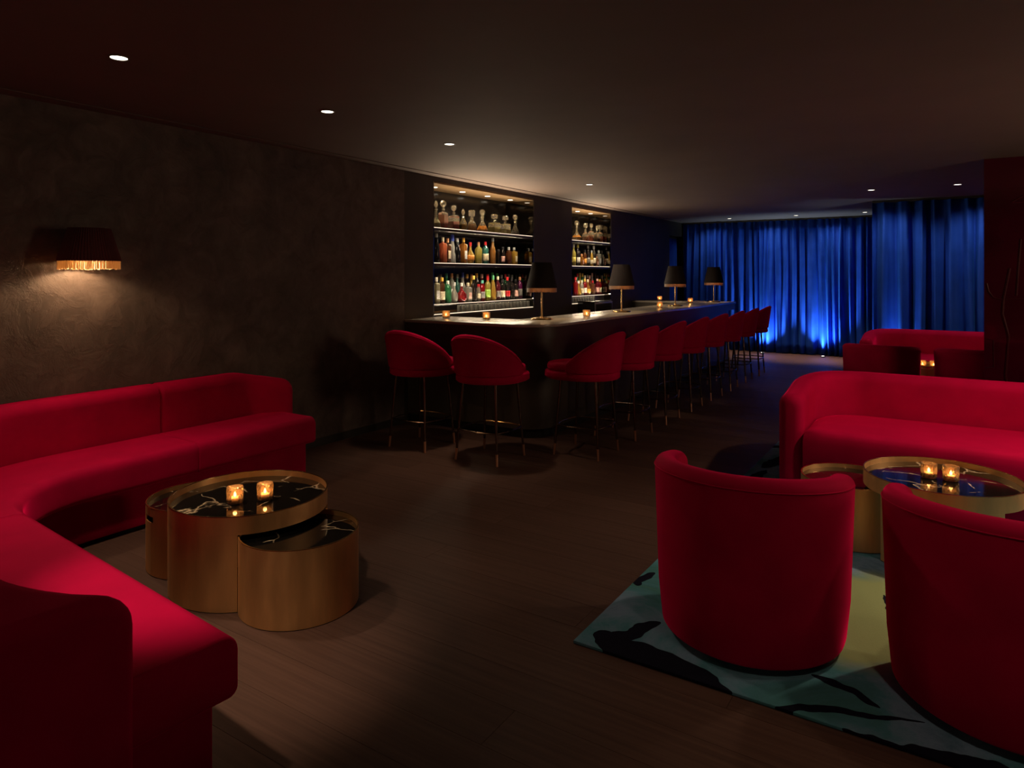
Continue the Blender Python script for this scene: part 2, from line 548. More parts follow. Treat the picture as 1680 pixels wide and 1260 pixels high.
def polyline(segs):
    """list of points / arcs ('a', cx, cy, r, deg0, deg1) -> dense 2D polyline"""
    out = []
    for s in segs:
        if s[0] == 'a':
            _, cx, cy, r, d0, d1 = s
            n = max(4, int(abs(d1 - d0) / 6))
            for i in range(n + 1):
                a = radians(d0 + (d1 - d0) * i / n)
                out.append((cx + r * cos(a), cy + r * sin(a)))
        else:
            out.append((s[0], s[1]))
    res = [out[0]]
    for p in out[1:]:
        if hypot(p[0] - res[-1][0], p[1] - res[-1][1]) > 1e-5: res.append(p)
    return res

class Path:
    def __init__(s, pts):
        s.p = pts
        s.d = [0.0]
        for a, b in zip(pts, pts[1:]): s.d.append(s.d[-1] + hypot(b[0] - a[0], b[1] - a[1]))
        s.L = s.d[-1]
    def at(s, t):
        t = min(max(t, 0.0), s.L)
        for i in range(len(s.p) - 1):
            if t <= s.d[i + 1] + 1e-9:
                k = (t - s.d[i]) / max(1e-9, s.d[i + 1] - s.d[i])
                a, b = s.p[i], s.p[i + 1]
                return (a[0] + (b[0] - a[0]) * k, a[1] + (b[1] - a[1]) * k)
        return s.p[-1]
    def frame(s, t):
        e = 0.012
        a = s.at(t - e); b = s.at(t + e)
        L = hypot(b[0] - a[0], b[1] - a[1])
        tx, ty = (b[0] - a[0]) / L, (b[1] - a[1]) / L
        return s.at(t), (-ty, tx)

def rrect(o0, o1, z0, z1, rt, rb=0.01, n=5):
    """rounded rectangle profile in (offset, z), counter-clockwise"""
    pts = []
    def arc(cx, cz, r, d0, d1):
        for i in range(n + 1):
            a = radians(d0 + (d1 - d0) * i / n)
            pts.append((cx + r * cos(a), cz + r * sin(a)))
    arc(o1 - rb, z0 + rb, rb, -90, 0)
    for k in range(1, 4): pts.append((o1, z0 + rb + (z1 - rt - z0 - rb) * k / 4))
    arc(o1 - rt, z1 - rt, rt, 0, 90)
    arc(o0 + rt, z1 - rt, rt, 90, 180)
    for k in range(1, 4): pts.append((o0, z1 - rt + (z0 + rb - z1 + rt) * k / 4))
    arc(o0 + rb, z0 + rb, rb, 180, 270)
    return pts

def sweep(mb, path, prof, step=0.05, s0=0.0, s1=None, end=0.05, k=5, end2=None):
    """sweep prof(t) -> [(offset, z)] along a Path with rounded, pillow-like ends"""
    s1 = path.L if s1 is None else s1
    end2 = end if end2 is None else end2
    rings = []
    for i in range(k + 1):
        a = pi / 2 * i / k
        rings.append((s0 + end * (1 - cos(a)), end * (1 - sin(a))))
    n = max(1, int((s1 - s0 - end - end2) / step))
    for i in range(1, n): rings.append((s0 + end + (s1 - s0 - end - end2) * i / n, 0.0))
    for i in range(k, -1, -1):
        a = pi / 2 * i / k
        rings.append((s1 - end2 * (1 - cos(a)), end2 * (1 - sin(a))))
    v = []; f = []; m = None
    for (t, ins) in rings:
        P, Nn = path.frame(t)
        pr = prof(t)
        if m is None: m = len(pr)
        oc = (min(p[0] for p in pr) + max(p[0] for p in pr)) / 2
        zc = (min(p[1] for p in pr) + max(p[1] for p in pr)) / 2
        w = max(p[0] for p in pr) - min(p[0] for p in pr)
        h = max(p[1] for p in pr) - min(p[1] for p in pr)
        kx = max(0.05, (w - 2 * ins) / w); kz = max(0.05, (h - 2 * ins) / h)
        for (o, z) in pr:
            oo = oc + (o - oc) * kx; zz = zc + (z - zc) * kz
            v.append((P[0] + Nn[0] * oo, P[1] + Nn[1] * oo, zz))
    R = len(rings)
    for j in range(R - 1):
        for i in range(m):
            q = (i + 1) % m
            f.append((j * m + i, j * m + q, (j + 1) * m + q, (j + 1) * m + i))
    f.append(tuple(reversed(range(m)))); f.append(tuple(range((R - 1) * m, R * m)))
    mb.add(v, f)
    return mb

C_, S_ = cos(YAW), sin(YAW)
def y_on(px, X):
    """world y of the point on the plane x = X seen at picture column px"""
    u = (px - 840) / 1120.0
    z = X / (-S_ + u * C_)
    return z * (C_ + u * S_)

ORD = ['first', 'second', 'third', 'fourth', 'fifth', 'sixth', 'seventh', 'eighth', 'ninth', 'tenth', 'eleventh', 'twelfth',
       'thirteenth', 'fourteenth', 'fifteenth', 'sixteenth', 'seventeenth', 'eighteenth', 'nineteenth', 'twentieth',
       'twenty-first', 'twenty-second', 'twenty-third', 'twenty-fourth']

# ================================================================== THE SETTING
XR, YN, YF = 3.2, -2.6, 14.75       # right wall, near wall, far wall
# floor: sub-floor and boards
mb = MB().box(WALL - 0.6, XR + 0.1, YN - 0.1, YF + 0.2, -0.12, -0.02)
floor = tag(mb.build('floor', 'sub', smooth=False), 'dark brown timber floor of wide boards', kind='structure')
BW, BL = 0.213, 3.3
plank_me = None
row = 0
y = YN
rng = random.Random(3)
while y < YF:
    x = WALL - 0.5
    first = rng.uniform(0.6, BL)
    while x < XR - 0.01:
        L = min(first if first else BL, XR - x)
        first = None
        if plank_me is None:
            po = MB().box(0, 1, 0, BW - 0.0016, -0.02, 0).build('floor_board', 'floor', floor, smooth=False)
            plank_me = po.data
        else:
            po = bpy.data.objects.new('floor_board', plank_me)
            COL.objects.link(po); po.parent = floor
        po.location = (x, y, 0)
        po.scale = (L - 0.0016, 1, 1)
        x += L
    y += BW
    row += 1

# ceiling with the shadow slot along the bar wall
mb = MB().box(WALL + 0.15, XR + 0.1, YN - 0.1, YF + 0.2, CEIL, CEIL + 0.12)
tag(mb.build('ceiling', 'ceil', smooth=False), 'flat dark taupe painted ceiling', kind='structure')
mb = MB().box(WALL - 0.8, WALL + 0.138, YN - 0.1, YF + 0.2, CEIL - 0.004, CEIL + 0.12)
tag(mb.build('trim_1', 'ceil', smooth=False), 'narrow ceiling strip along the bar wall', kind='structure')
mb = MB().box(WALL + 0.138, WALL + 0.15, YN - 0.1, YF + 0.2, CEIL + 0.05, CEIL + 0.12)
tag(mb.build('trim_2', 'trimdark', smooth=False), 'dark shadow slot between ceiling and strip', kind='structure')

# left wall, with the two bottle niches cut in
N1 = (y_on(711, WALL), y_on(876, WALL))
N2 = (y_on(938, WALL), y_on(1002.5, WALL))
NZ0, NZ1, ND = 1.10, 2.635, 0.46
WEND = 13.65
WT = 0.62
YB = 5.50
def wl(y0, y1, z0, z1): mb.box(WALL - WT, WALL, y0, y1, z0, z1)
mb = MB()
wl(YN, YB, 0, CEIL)
tag(mb.build('wall_left', 'plaster', smooth=False), 'dark brown mottled plaster wall behind the banquette', kind='structure')
mb = MB()
wl(YB, N1[0], 0, CEIL); wl(N1[1], N2[0], 0, CEIL); wl(N2[1], WEND, 0, CEIL)
for n in (N1, N2):
    wl(n[0], n[1], 0, NZ0); wl(n[0], n[1], NZ1, CEIL)
    mb.box(WALL - WT, WALL - ND - 0.02, n[0], n[1], NZ0, NZ1)
wl(WEND, YF, 2.40, CEIL)
tag(mb.build('wall_bar', 'barwall', smooth=False), 'smooth near-black brown wall behind the bar, holding the niches', kind='structure')
mb = MB().box(WALL - WT - 0.1, WALL - WT, WEND - 0.3, YF + 0.2, 0, CEIL)
tag(mb.build('wall_recess', 'trimdark', smooth=False), 'dark recess wall behind the side curtain', kind='structure')
mb = MB().box(WALL - WT, XR + 0.1, YF, YF + 0.15, 0, CEIL)
tag(mb.build('wall_far', 'trimdark', smooth=False), 'dark wall behind the blue curtain', kind='structure')
mb = MB().box(XR, XR + 0.15, YN, YF, 0, CEIL)
tag(mb.build('wall_right', 'plaster', smooth=False), 'dark plaster wall outside the picture on the right', kind='structure')
mb = MB().box(WALL - WT, XR + 0.1, YN - 0.15, YN, 0, CEIL)
tag(mb.build('wall_near', 'plaster', smooth=False), 'dark plaster wall behind the camera', kind='structure')
mb = MB().box(WALL, WALL + 0.012, YN, 5.5, 0, 0.07)
tag(mb.build('baseboard_left', 'trimdark', smooth=False), 'low dark skirting along the plaster wall', kind='structure')

# red lacquer partition at right
mb = MB().box(0.27, XR, 8.0, 8.20, 0, CEIL)
part_w = tag(mb.build('wall_partition', 'lacquer', smooth=False), 'glossy dark red lacquered partition wall at the right edge', kind='structure')
def rline(pts, r):
    q = []
    for (px, py) in pts:
        u = (px - 840) / 1120; z = 8.0 / (C_ + u * S_)
        X = z * (-S_ + u * C_); Z = CAM_H - (py - 450) / 1120 * z
        q.append((X, 7.997, Z))
    return MB().tube(q, r, 6)
for pts, r in ([[(1657, 440), (1652, 465), (1647, 490), (1645, 515), (1652, 540), (1655, 552), (1653, 580), (1650, 615), (1653, 640)], 0.010],
               [[(1619, 465), (1622, 478), (1630, 488), (1645, 492), (1680, 490)], 0.008],
               [[(1659, 332), (1680, 321)], 0.006], [[(1659, 332), (1690, 332)], 0.006],
               [[(1675, 392), (1671, 440), (1668, 485)], 0.008],
               [[(1616, 556), (1630, 558), (1631, 602), (1617, 603)], 0.005]):  # last stroke copies a chair's reflection in the lacquer as a raised line
    rline(pts, r).build('relief_or_reflection_line', 'lacline', part_w)

# ================================================================== BLUE CURTAINS
def curtain_mesh(name, L, H, seed, parent, amp=0.088, wmin=0.038, wmax=0.10):
    rg = random.Random(seed)
    phs = [0.0]; xs = [0.0]
    while xs[-1] < L:
        xs.append(xs[-1] + rg.uniform(wmin, wmax)); phs.append(phs[-1] + pi)
    am = [rg.uniform(0.5, 1.25) for _ in xs]
    dr = [rg.uniform(-0.05, 0.05) for _ in xs]
    n = int(L / 0.011)
    rows = 14
    v = []; f = []
    j = 0
    base = []
    for i in range(n + 1):
        x = L * i / n
        while j < len(xs) - 2 and x > xs[j + 1]: j += 1
        t = min(1, (x - xs[j]) / (xs[j + 1] - xs[j]))
        a = am[j] * (1 - t) + am[j + 1] * t
        base.append((x, phs[j] + pi * t, a, dr[j] * (1 - t) + dr[j + 1] * t))
    for k in range(rows + 1):
        h = k / rows                       # 0 bottom, 1 top
        z = H * h
        spread = 1.0 - 0.35 * h
        for (x, ph, a, d) in base:
            edge = min(1, x / 0.1, (L - x) / 0.1)
            wob = d * (1 - h) * edge
            yy = amp * a * spread * (sin(ph + 0.5 * sin(3 * h + x * 4)) + 0.25 * sin(2 * ph + x * 9))
            v.append((x + wob, yy, z))
    m = n + 1
    for k in range(rows):
        for i in range(n):
            f.append((k * m + i, k * m + i + 1, (k + 1) * m + i + 1, (k + 1) * m + i))
    o = MB().add(v, f).build(name, 'blue', parent, angle=80)
    so = o.modifiers.new('thickness', 'SOLIDIFY'); so.thickness = 0.004
    return o

def curtain(label, loc, rz, L, H, seed, **kw):
    t = thing('curtain', label, 'curtain', loc, rz, 'blue stage curtains')
    curtain_mesh('drape', L, H, seed, t, **kw)
    MB().box(0, L, -0.02, 0.02, H, H + 0.03).build('curtain_track', 'trimdark', t, smooth=False)
    return t
HC = CEIL - 0.045
curtain('long royal blue floor-length curtain across the far end of the room', (WALL + 0.02, 14.45, 0.012), 0, 4.3, HC, 11)
curtain('royal blue curtain standing forward behind the far red sofa', (-1.0, 11.64, 0.012), 0, 3.2, HC, 5, wmin=0.055, wmax=0.13, amp=0.10)
curtain('dim blue side curtain in the recess past the end of the bar', (WALL - 0.12, 14.36, 0.012), -pi / 2, 0.70, 2.33, 8, amp=0.05)
curtain('side return of the forward blue curtain, running back to the far curtain', (-0.85, 14.2, 0.012), -pi / 2, 2.2, HC, 9)

# small floor uplights washing the curtain
for (x, y, w, lab) in [(-3.16, 14.14, 60, 'small floor uplight at curtain foot nearest the bar stools'),
                       (-2.05, 14.14, 60, 'small floor uplight at curtain foot left of the far red chair')]:
    t = thing('floor_uplight', lab, 'uplight', (x, y, 0), 0, 'curtain uplights')
    MB().lathe([(0.035, 0), (0.040, 0.006), (0.034, 0.022), (0.028, 0.022), (0.028, 0.014), (0.0, 0.0139)], 20).build('housing', 'steel', t)
    MB().lathe([(0.027, 0.014), (0.024, 0.021), (0.0, 0.024)], 16).build('lens', 'uplens', t)
    spot('uplight_lamp', (x, y, 0.035), (x, 14.45, 1.1), w, BLUE, 95, 0.8, 0.02)
for (x, w) in [(-0.75, 30), (0.1, 30)]:
    yy = 11.40
    spot('uplight_lamp', (x, yy, 0.035), (x, yy + 0.3, 1.6), w, BLUE, 70, 0.8, 0.02)
# added warm-white lamps without fittings, brightening the drapes from above
for (x, y, w) in [(-4.2, 14.0, 6), (-3.0, 14.0, 7), (-1.9, 14.0, 7), (-0.75, 11.1, 9), (0.35, 11.1, 9)]:
    spot('added_drape_wash', (x, y, CEIL - 0.02), (x, y + 0.45, 0.9), w, (1.0, 0.88, 0.76), 125, 0.9, 0.03)

# ================================================================== CEILING DOWNLIGHTS
def_down = None
for (x, y, w, cone, lab) in DOWN:
    if def_down is None:
        t = thing('downlight', lab, 'downlight', (x, y, CEIL), 0, 'recessed ceiling downlights')
        MB().lathe([(0.040, 0.0), (0.052, 0.0), (0.052, -0.004), (0.044, -0.006), (0.040, -0.003), (0.040, 0.0)], 28).build('trim_ring', 'trimring', t)
        MB().lathe([(0.0, -0.0045), (0.040, -0.0035), (0.040, -0.001), (0.0, -0.001)], 24).build('lens', 'lens', t)
        def_down = t
    else:
        copy_tree(def_down, (x, y, CEIL), 0, lab)

# ================================================================== BAR
BX, BY0, BY1 = -3.20, 5.50, 12.30       # counter front lines
BT = 1.10
def bar_outline(inset, far_inset):
    """outer edge of the U-shaped bar, from the wall round the corner to the far end and back to the wall"""
    r = 0.38 - inset
    o = [(WALL + 0.002, BY0 + inset)] + polyline([('a', BX - 0.38, BY0 + 0.38, r, -90, 0)]) + \
        [(BX - inset, BY1 - far_inset), (WALL + 0.002, BY1 - far_inset)]
    w = 0.66 - inset
    i = [(WALL + 0.002, BY1 - 0.62), (BX - 0.66, BY1 - 0.62), (BX - 0.66, BY0 + 0.66), (WALL + 0.002, BY0 + 0.66)]
    return o + i
def prism(outline, z0, z1):
    n = len(outline)
    v = [(x, y, z0) for x, y in outline] + [(x, y, z1) for x, y in outline]
    f = [tuple(reversed(range(n))), tuple(range(n, 2 * n))] + [(i, (i + 1) % n, n + (i + 1) % n, n + i) for i in range(n)]
    return MB().add(v, f)
bar = thing('bar_counter', 'long dark U-shaped bar counter with pale stone top and rounded corner', 'bar', (0, 0, 0))
prism(bar_outline(0.0, 0.0), BT - 0.028, BT).build('counter_top', 'stone', bar, angle=30, bevel=0.004)
prism(bar_outline(0.012, 0.02), BT - 0.14, BT - 0.0281).build('counter_fascia', 'bar', bar, angle=30)
prism(bar_outline(0.05, 0.30), 0.09, BT - 0.1401).build('front_panel', 'bar', bar, angle=30)
prism(bar_outline(0.10, 0.34), 0.0, 0.0899).build('toe_kick', 'felt', bar, angle=30)

# back bar under the niches
bb = thing('back_bar', 'low dark cabinet run along the wall under the bottle niches', 'cabinet', (0, 0, 0))
MB().box(WALL + 0.004, WALL + 0.52, BY0 + 0.70, BY1 - 0.66, 0.0, 0.86).build('carcass', 'bar', bb, smooth=False)
MB().box(WALL + 0.004, WALL + 0.54, BY0 + 0.69, BY1 - 0.65, 0.861, 0.90).build('worktop', 'trimdark', bb, smooth=False, bevel=0.004)
yy = BY0 + 0.72
while yy + 0.68 < BY1 - 0.66:
    d = MB().box(WALL + 0.521, WALL + 0.538, yy + 0.01, yy + 0.66, 0.05, 0.84).build('cabinet_door', 'bar', bb, smooth=False, bevel=0.003)
    MB().tube([(WALL + 0.55, yy + 0.6, 0.6), (WALL + 0.55, yy + 0.6, 0.78)], 0.006, 8).build('handle', 'steel', d)
    yy += 0.67
# metal-framed cabinet below the narrow niche
ya, yb = y_on(976, -4.60), y_on(1004, -4.60)
gc = thing('bottle_cooler', 'dark glass-fronted cooler with steel frame under narrow niche', 'cooler', (0, 0, 0))
xa = WALL + 0.005
MB().box(xa, xa + 0.29, ya, yb, 0.902, 1.16).build('case', 'black', gc, smooth=False, bevel=0.004)
for (z0, z1) in ((0.905, 0.925), (1.12, 1.145)):
    MB().box(xa + 0.291, xa + 0.305, ya, yb, z0, z1).build('frame_rail', 'steel', gc, smooth=False)
for (y0, y1) in ((ya, ya + 0.02), (yb - 0.02, yb)):
    MB().box(xa + 0.291, xa + 0.303, y0, y1, 0.926, 1.119).build('frame_stile', 'steel', gc, smooth=False)

# ================================================================== BOTTLE NICHES
Z_SH1, Z_SH2, Z_STEP, Z_GL = 2.115, 1.712, 1.232, 1.128
def niche(y0, y1, label, lights, glass_y):
    t = thing('bar_niche', label, 'niche', (0, 0, 0), 0, 'lit bottle niches behind the bar')
    g = 0.004
    xb = WALL - ND
    MB().box(xb - 0.015, xb, y0 + g, y1 - g, NZ0 + g, NZ1 - g).build('back_panel', 'black', t, smooth=False)
    MB().box(xb, WALL - 0.002, y1 - 0.014, y1 - g, NZ0 + g, NZ1 - g).build('side_panel', 'mirror', t, smooth=False)
    MB().box(xb, WALL - 0.002, y0 + g, y0 + 0.014, NZ0 + g, NZ1 - g).build('side_panel', 'mirror', t, smooth=False)
    MB().box(xb, WALL - 0.002, y0 + 0.015, y1 - 0.015, NZ1 - 0.025, NZ1 - g).build('top_panel', 'nichewood', t, smooth=False)
    for z in (Z_SH1, Z_SH2):
        s = MB().box(xb + 0.001, WALL - 0.03, y0 + 0.015, y1 - 0.015, z - 0.036, z).build('shelf', 'shelf', t, smooth=False)
        MB().box(WALL - 0.029, WALL - 0.020, y0 + 0.015, y1 - 0.015, z - 0.007, z + 0.0).build('light_strip', 'led', s, smooth=False)
        MB().box(WALL - 0.029, WALL - 0.018, y0 + 0.015, y1 - 0.015, z - 0.040, z - 0.0075).build('shelf_lip', 'shelf', s, smooth=False)
    s = MB().box(xb + 0.001, WALL - 0.125, y0 + 0.015, y1 - 0.015, Z_GL + 0.001, Z_STEP).build('bottle_step', 'shelf', t, smooth=False)
    MB().box(WALL - 0.1249, WALL - 0.117, y0 + 0.015, y1 - 0.015, Z_STEP - 0.006, Z_STEP).build('light_strip', 'led', s, smooth=False)
    s = MB().box(xb + 0.001, WALL - 0.012, y0 + 0.015, y1 - 0.015, NZ0 + 0.006, Z_GL).build('glass_shelf', 'shelf', t, smooth=False)
    MB().box(WALL - 0.0119, WALL - 0.004, y0 + 0.015, y1 - 0.015, Z_GL - 0.008, Z_GL).build('light_strip', 'led', s, smooth=False)
    for yl in lights:
        l = MB().lathe([(0.0, NZ1 - 0.029), (0.036, NZ1 - 0.028), (0.036, NZ1 - 0.0255), (0.0, NZ1 - 0.0255)], 20, c=(WALL - 0.24, yl)).build('niche_light', 'lens', t)
        spot('niche_lamp', (WALL - 0.22, yl, NZ1 - 0.035), (WALL - 0.20, yl, 1.2), 9.0, (1.0, 0.78, 0.50), 130, 0.7, 0.03)
    return t
niche(N1[0], N1[1], 'wide lit bottle niche with three shelves behind the bar corner', [6.30, 6.85, 7.40, 7.95], 0)
niche(N2[0], N2[1], 'narrow lit bottle niche with three shelves past the dark wall pier', [9.50, 9.98, 10.46], 0)
# low strips of light under the shelves of each niche (they light the bottles on the row below)
for (a, b) in (N1, N2):
    for z in (Z_SH1 - 0.045, Z_SH2 - 0.045):
        d = bpy.data.lights.new('shelf_strip_lamp', 'AREA')
        d.shape = 'RECTANGLE'; d.size = b - a - 0.1; d.size_y = 0.02
        d.energy = 2.8 * (b - a); d.color = (1.0, 0.80, 0.55)
        o = bpy.data.objects.new('shelf_strip_lamp', d); COL.objects.link(o)
        o.location = (WALL - 0.06, (a + b) / 2, z)
        o.rotation_euler = (0, radians(-18), pi / 2 * 0)
        o.rotation_euler = (radians(0), radians(-22), 0)
        # long side along y
        o.rotation_euler = (0, radians(-22), 0)
        d.size, d.size_y = 0.02, b - a - 0.36

# the light each glowing shelf edge throws up and back over its own row
for (a, b) in (N1, N2):
    for (x, z, w) in ((WALL - 0.016, Z_SH1 + 0.006, 5.0), (WALL - 0.016, Z_SH2 + 0.006, 1.0), (WALL - 0.112, Z_STEP + 0.006, 1.0)):
        d = bpy.data.lights.new('shelf_edge_lamp', 'AREA')
        d.shape = 'RECTANGLE'; d.size = 0.012; d.size_y = b - a - 0.36
        d.energy = w * (b - a); d.color = (1.0, 0.80, 0.55)
        o = bpy.data.objects.new('shelf_edge_lamp', d); COL.objects.link(o)
        o.location = (x, (a + b) / 2, z)
        o.rotation_euler = (0, radians(180 + 28), 0)
# ------------------------------------------------------------------ bottles
GL = {}
def bglass(col, body=0.75):
    k = ('g',) + tuple(col) + (body,)
    if k not in GL:
        GL[k] = glass('bottle_glass', tuple(0.35 + 0.6 * c for c in col), body, col, 0.05, 0.15)
    return GL[k]
def paint(col, rough=0.5):
    k = ('p',) + tuple(col)
    if k not in GL: GL[k] = simple('print', tuple(c * 0.72 for c in col), rough, noise=0.3, nscale=60)
    return GL[k]
COLS = {'clear': (0.62, 0.60, 0.52), 'green': (0.06, 0.40, 0.14), 'teal': (0.08, 0.36, 0.30), 'brown': (0.22, 0.07, 0.025), 'amber': (0.62, 0.26, 0.05),
        'gold': (0.80, 0.48, 0.08), 'red': (0.55, 0.015, 0.02), 'dark': (0.035, 0.025, 0.022), 'wine': (0.22, 0.01, 0.03), 'yellow': (0.70, 0.58, 0.12),
        'pale': (0.72, 0.66, 0.42), 'black': (0.012, 0.012, 0.014), 'white': (0.82, 0.80, 0.74), 'blue': (0.05, 0.09, 0.50), 'cream': (0.78, 0.68, 0.48),
        'pink': (0.75, 0.42, 0.36), 'lime': (0.35, 0.62, 0.08), 'silver': (0.55, 0.55, 0.55), 'orange': (0.90, 0.36, 0.06), 'purple': (0.28, 0.02, 0.16),
        'rose': (0.85, 0.22, 0.10), 'copper': (0.55, 0.25, 0.12), 'grey': (0.22, 0.21, 0.20)}
def bprof(kind, r, h):
    nk = 0.014
    if kind == 'wine':
        return [(r * 0.9, 0), (r, 0.006), (r, h * 0.56), (r * 0.86, h * 0.64), (nk * 1.1, h * 0.74), (nk, h * 0.92)]
    if kind == 'spirit':
        return [(r * 0.92, 0), (r, 0.006), (r, h * 0.66), (r * 0.80, h * 0.73), (nk * 1.2, h * 0.80), (nk, h * 0.92)]
    if kind == 'round':
        return [(r * 0.6, 0), (r * 0.85, h * 0.06), (r * 1.08, h * 0.22), (r * 1.05, h * 0.40), (r * 0.6, h * 0.56), (nk * 1.1, h * 0.66), (nk, h * 0.90)]
    if kind == 'flask':
        return [(r * 0.95, 0), (r, 0.005), (r * 1.05, h * 0.30), (r * 0.75, h * 0.55), (nk * 1.4, h * 0.66), (nk, h * 0.90)]
    if kind == 'bell':
        return [(r * 0.95, 0), (r, 0.006), (r * 0.9, h * 0.28), (r * 0.62, h * 0.40), (r * 0.72, h * 0.55), (r * 0.45, h * 0.72), (r * 0.42, h * 0.84)]
    if kind == 'tall':
        return [(r * 0.95, 0), (r, 0.005), (r, h * 0.50), (r * 0.8, h * 0.60), (nk * 1.5, h * 0.72), (nk, h * 0.93)]
    return [(r * 0.94, 0), (r, 0.005), (r, h * 0.72), (r * 0.9, h * 0.76), (nk * 1.3, h * 0.80), (nk, h * 0.91)]
def bottle(kind, col, cap, lab_col, r, h, loc, label, group, body=0.44):
    t = thing('bottle', label, 'bottle', loc, random.uniform(-0.5, 0.5), group)
    pr = bprof(kind, r, h)
    n = 14
    if kind == 'square':
        mb = MB().lathe([(p[0] * (1.28 if p[1] < h * 0.78 else 1), p[1]) for p in pr], 4, a0=pi / 4, a1=pi / 4 + 2 * pi)
        t.rotation_euler[2] = random.uniform(-0.15, 0.15)
        mb.build('body', bglass(COLS[col], body), t, bevel=0.004, bseg=2)
    else:
        MB().lathe(pr, n).build('body', bglass(COLS[col], body), t, angle=60)
    top = pr[-1][1]; rt = pr[-1][0]
    MB().lathe([(rt * 1.02, top - h * 0.07), (rt * 1.25, top - h * 0.07), (rt * 1.25, h * 0.99), (rt * 1.05, h), (0, h)], 12).build('cap', paint(COLS[cap], 0.35), t)
    if lab_col:
        if kind == 'square':
            d = r * 1.28 * 0.7072 + 0.0006
            MB().box(d, d + 0.0012, -d * 0.7, d * 0.7, h * 0.18, h * 0.50).build('paper_label', paint(COLS[lab_col]), t, smooth=False)
        else:
            z0, z1 = h * 0.15, h * (0.40 if kind != 'spirit' else 0.46)
            def rad(z):
                for (r0, za), (r1, zb) in zip(pr, pr[1:]):
                    if za <= z <= zb: return r0 + (r1 - r0) * (z - za) / max(1e-6, zb - za)
                return r
            pp = [(rad(z0 + (z1 - z0) * k / 4) + 0.0009, z0 + (z1 - z0) * k / 4) for k in range(5)]
            lb = MB().lathe(pp, 10, a0=-1.7, a1=1.7).build('paper_label', paint(COLS[lab_col]), t, angle=60)
            so = lb.modifiers.new('thickness', 'SOLIDIFY'); so.thickness = 0.0006; so.offset = 1
    return t

CN = {'clear': 'clear glass', 'green': 'green glass', 'teal': 'teal glass', 'brown': 'brown glass', 'amber': 'amber', 'gold': 'golden', 'red': 'bright red', 'dark': 'dark glass',
      'wine': 'dark red', 'yellow': 'yellow', 'pale': 'pale straw', 'black': 'black', 'white': 'white', 'purple': 'purple red', 'rose': 'rose amber', 'copper': 'copper brown', 'grey': 'smoky grey', 'orange': 'orange'}
def bottle_row(spec, X, z, where, group, hscale=1.0, body=0.44):
    n = 0
    lo, hi = (N1 if 'wide' in where else N2)
    spec = sorted(spec, key=lambda q: q[0])
    R = [q[5] * (1.12 if q[1] in ('round', 'square') else 1.07) + 0.002 for q in spec]
    Y = [y_on(q[0], X) for q in spec]
    for i in range(len(Y)):
        Y[i] = max(Y[i], lo + 0.022 + R[i])
        if i: Y[i] = max(Y[i], Y[i - 1] + R[i - 1] + R[i])
    for i in range(len(Y) - 1, -1, -1):
        Y[i] = min(Y[i], hi - 0.022 - R[i])
        if i < len(Y) - 1: Y[i] = min(Y[i], Y[i + 1] - R[i + 1] - R[i])
    for (px, kind, col, cap, lc, r, h), yb_ in zip(spec, Y):
        if z == Z_SH2: h = min(h, 0.352)
        lab = '%s %s bottle with %s cap, %s from left %s' % (CN[col], {'wine': 'tall', 'spirit': 'straight', 'square': 'square', 'round': 'bulbous', 'flask': 'flask-shaped', 'bell': 'waisted', 'tall': 'slim'}[kind], cap, ORD[n], where)
        bottle(kind, col, cap, lc, r, h * hscale, (X, yb_, z + 0.001), lab, group, body)
        n += 1
P = lambda c: 700 + c / 8.84
XF, XB = WALL - 0.185, WALL - 0.325
front1 = [(P(140), 'square', 'pale', 'white', 'white', .036, .31), (P(222), 'spirit', 'brown', 'gold', 'cream', .036, .31), (P(308), 'spirit', 'green', 'white', None, .042, .27),
          (P(400), 'round', 'clear', 'silver', None, .044, .25), (P(508), 'round', 'red', 'white', None, .058, .24), (P(600), 'square', 'clear', 'cream', 'pink', .042, .24),
          (P(680), 'wine', 'dark', 'gold', None, .038, .33), (P(752), 'spirit', 'clear', 'red', 'cream', .026, .22), (P(806), 'spirit', 'red', 'teal', 'grey', .036, .27),
          (P(884), 'spirit', 'yellow', 'red', 'lime', .038, .32), (P(962), 'flask', 'gold', 'green', None, .042, .33), (P(1032), 'wine', 'wine', 'cream', 'grey', .038, .32),
          (P(1098), 'spirit', 'dark', 'black', 'cream', .038, .28), (P(1168), 'wine', 'dark', 'red', 'red', .040, .31), (P(1232), 'wine', 'dark', 'black', None, .040, .30),
          (P(1290), 'spirit', 'dark', 'black', 'pink', .038, .28), (P(1352), 'spirit', 'purple', 'copper', 'grey', .038, .31)]
bottle_row(front1, XF, Z_STEP, 'in front row of wide niche', 'bottles on the step of the wide niche')
back1 = [(P(200), 'wine', 'pale', 'grey', 'white', .038, .35), (P(285), 'wine', 'green', 'teal', 'white', .038, .36), (P(362), 'spirit', 'clear', 'copper', 'white', .040, .36),
         (P(442), 'wine', 'teal', 'grey', None, .042, .35), (P(520), 'flask', 'clear', 'blue', None, .050, .37), (P(575), 'wine', 'dark', 'gold', None, .036, .35), (P(642), 'flask', 'gold', 'copper', None, .050, .35),
         (P(724), 'spirit', 'dark', 'gold', 'gold', .038, .36), (P(800), 'wine', 'red', 'pink', None, .038, .35), (P(882), 'wine', 'dark', 'red', None, .038, .35),
         (P(954), 'wine', 'gold', 'green', None, .038, .37), (P(1022), 'wine', 'wine', 'green', None, .038, .36), (P(1085), 'wine', 'dark', 'grey', None, .038, .34), (P(1144), 'wine', 'green', 'red', None, .036, .35),
         (P(1200), 'wine', 'dark', 'grey', None, .036, .35), (P(1255), 'wine', 'dark', 'grey', None, .040, .34)]
bottle_row(back1, XB, Z_STEP, 'in back row of wide niche', 'bottles behind on the step of the wide niche')
XM = WALL - 0.20
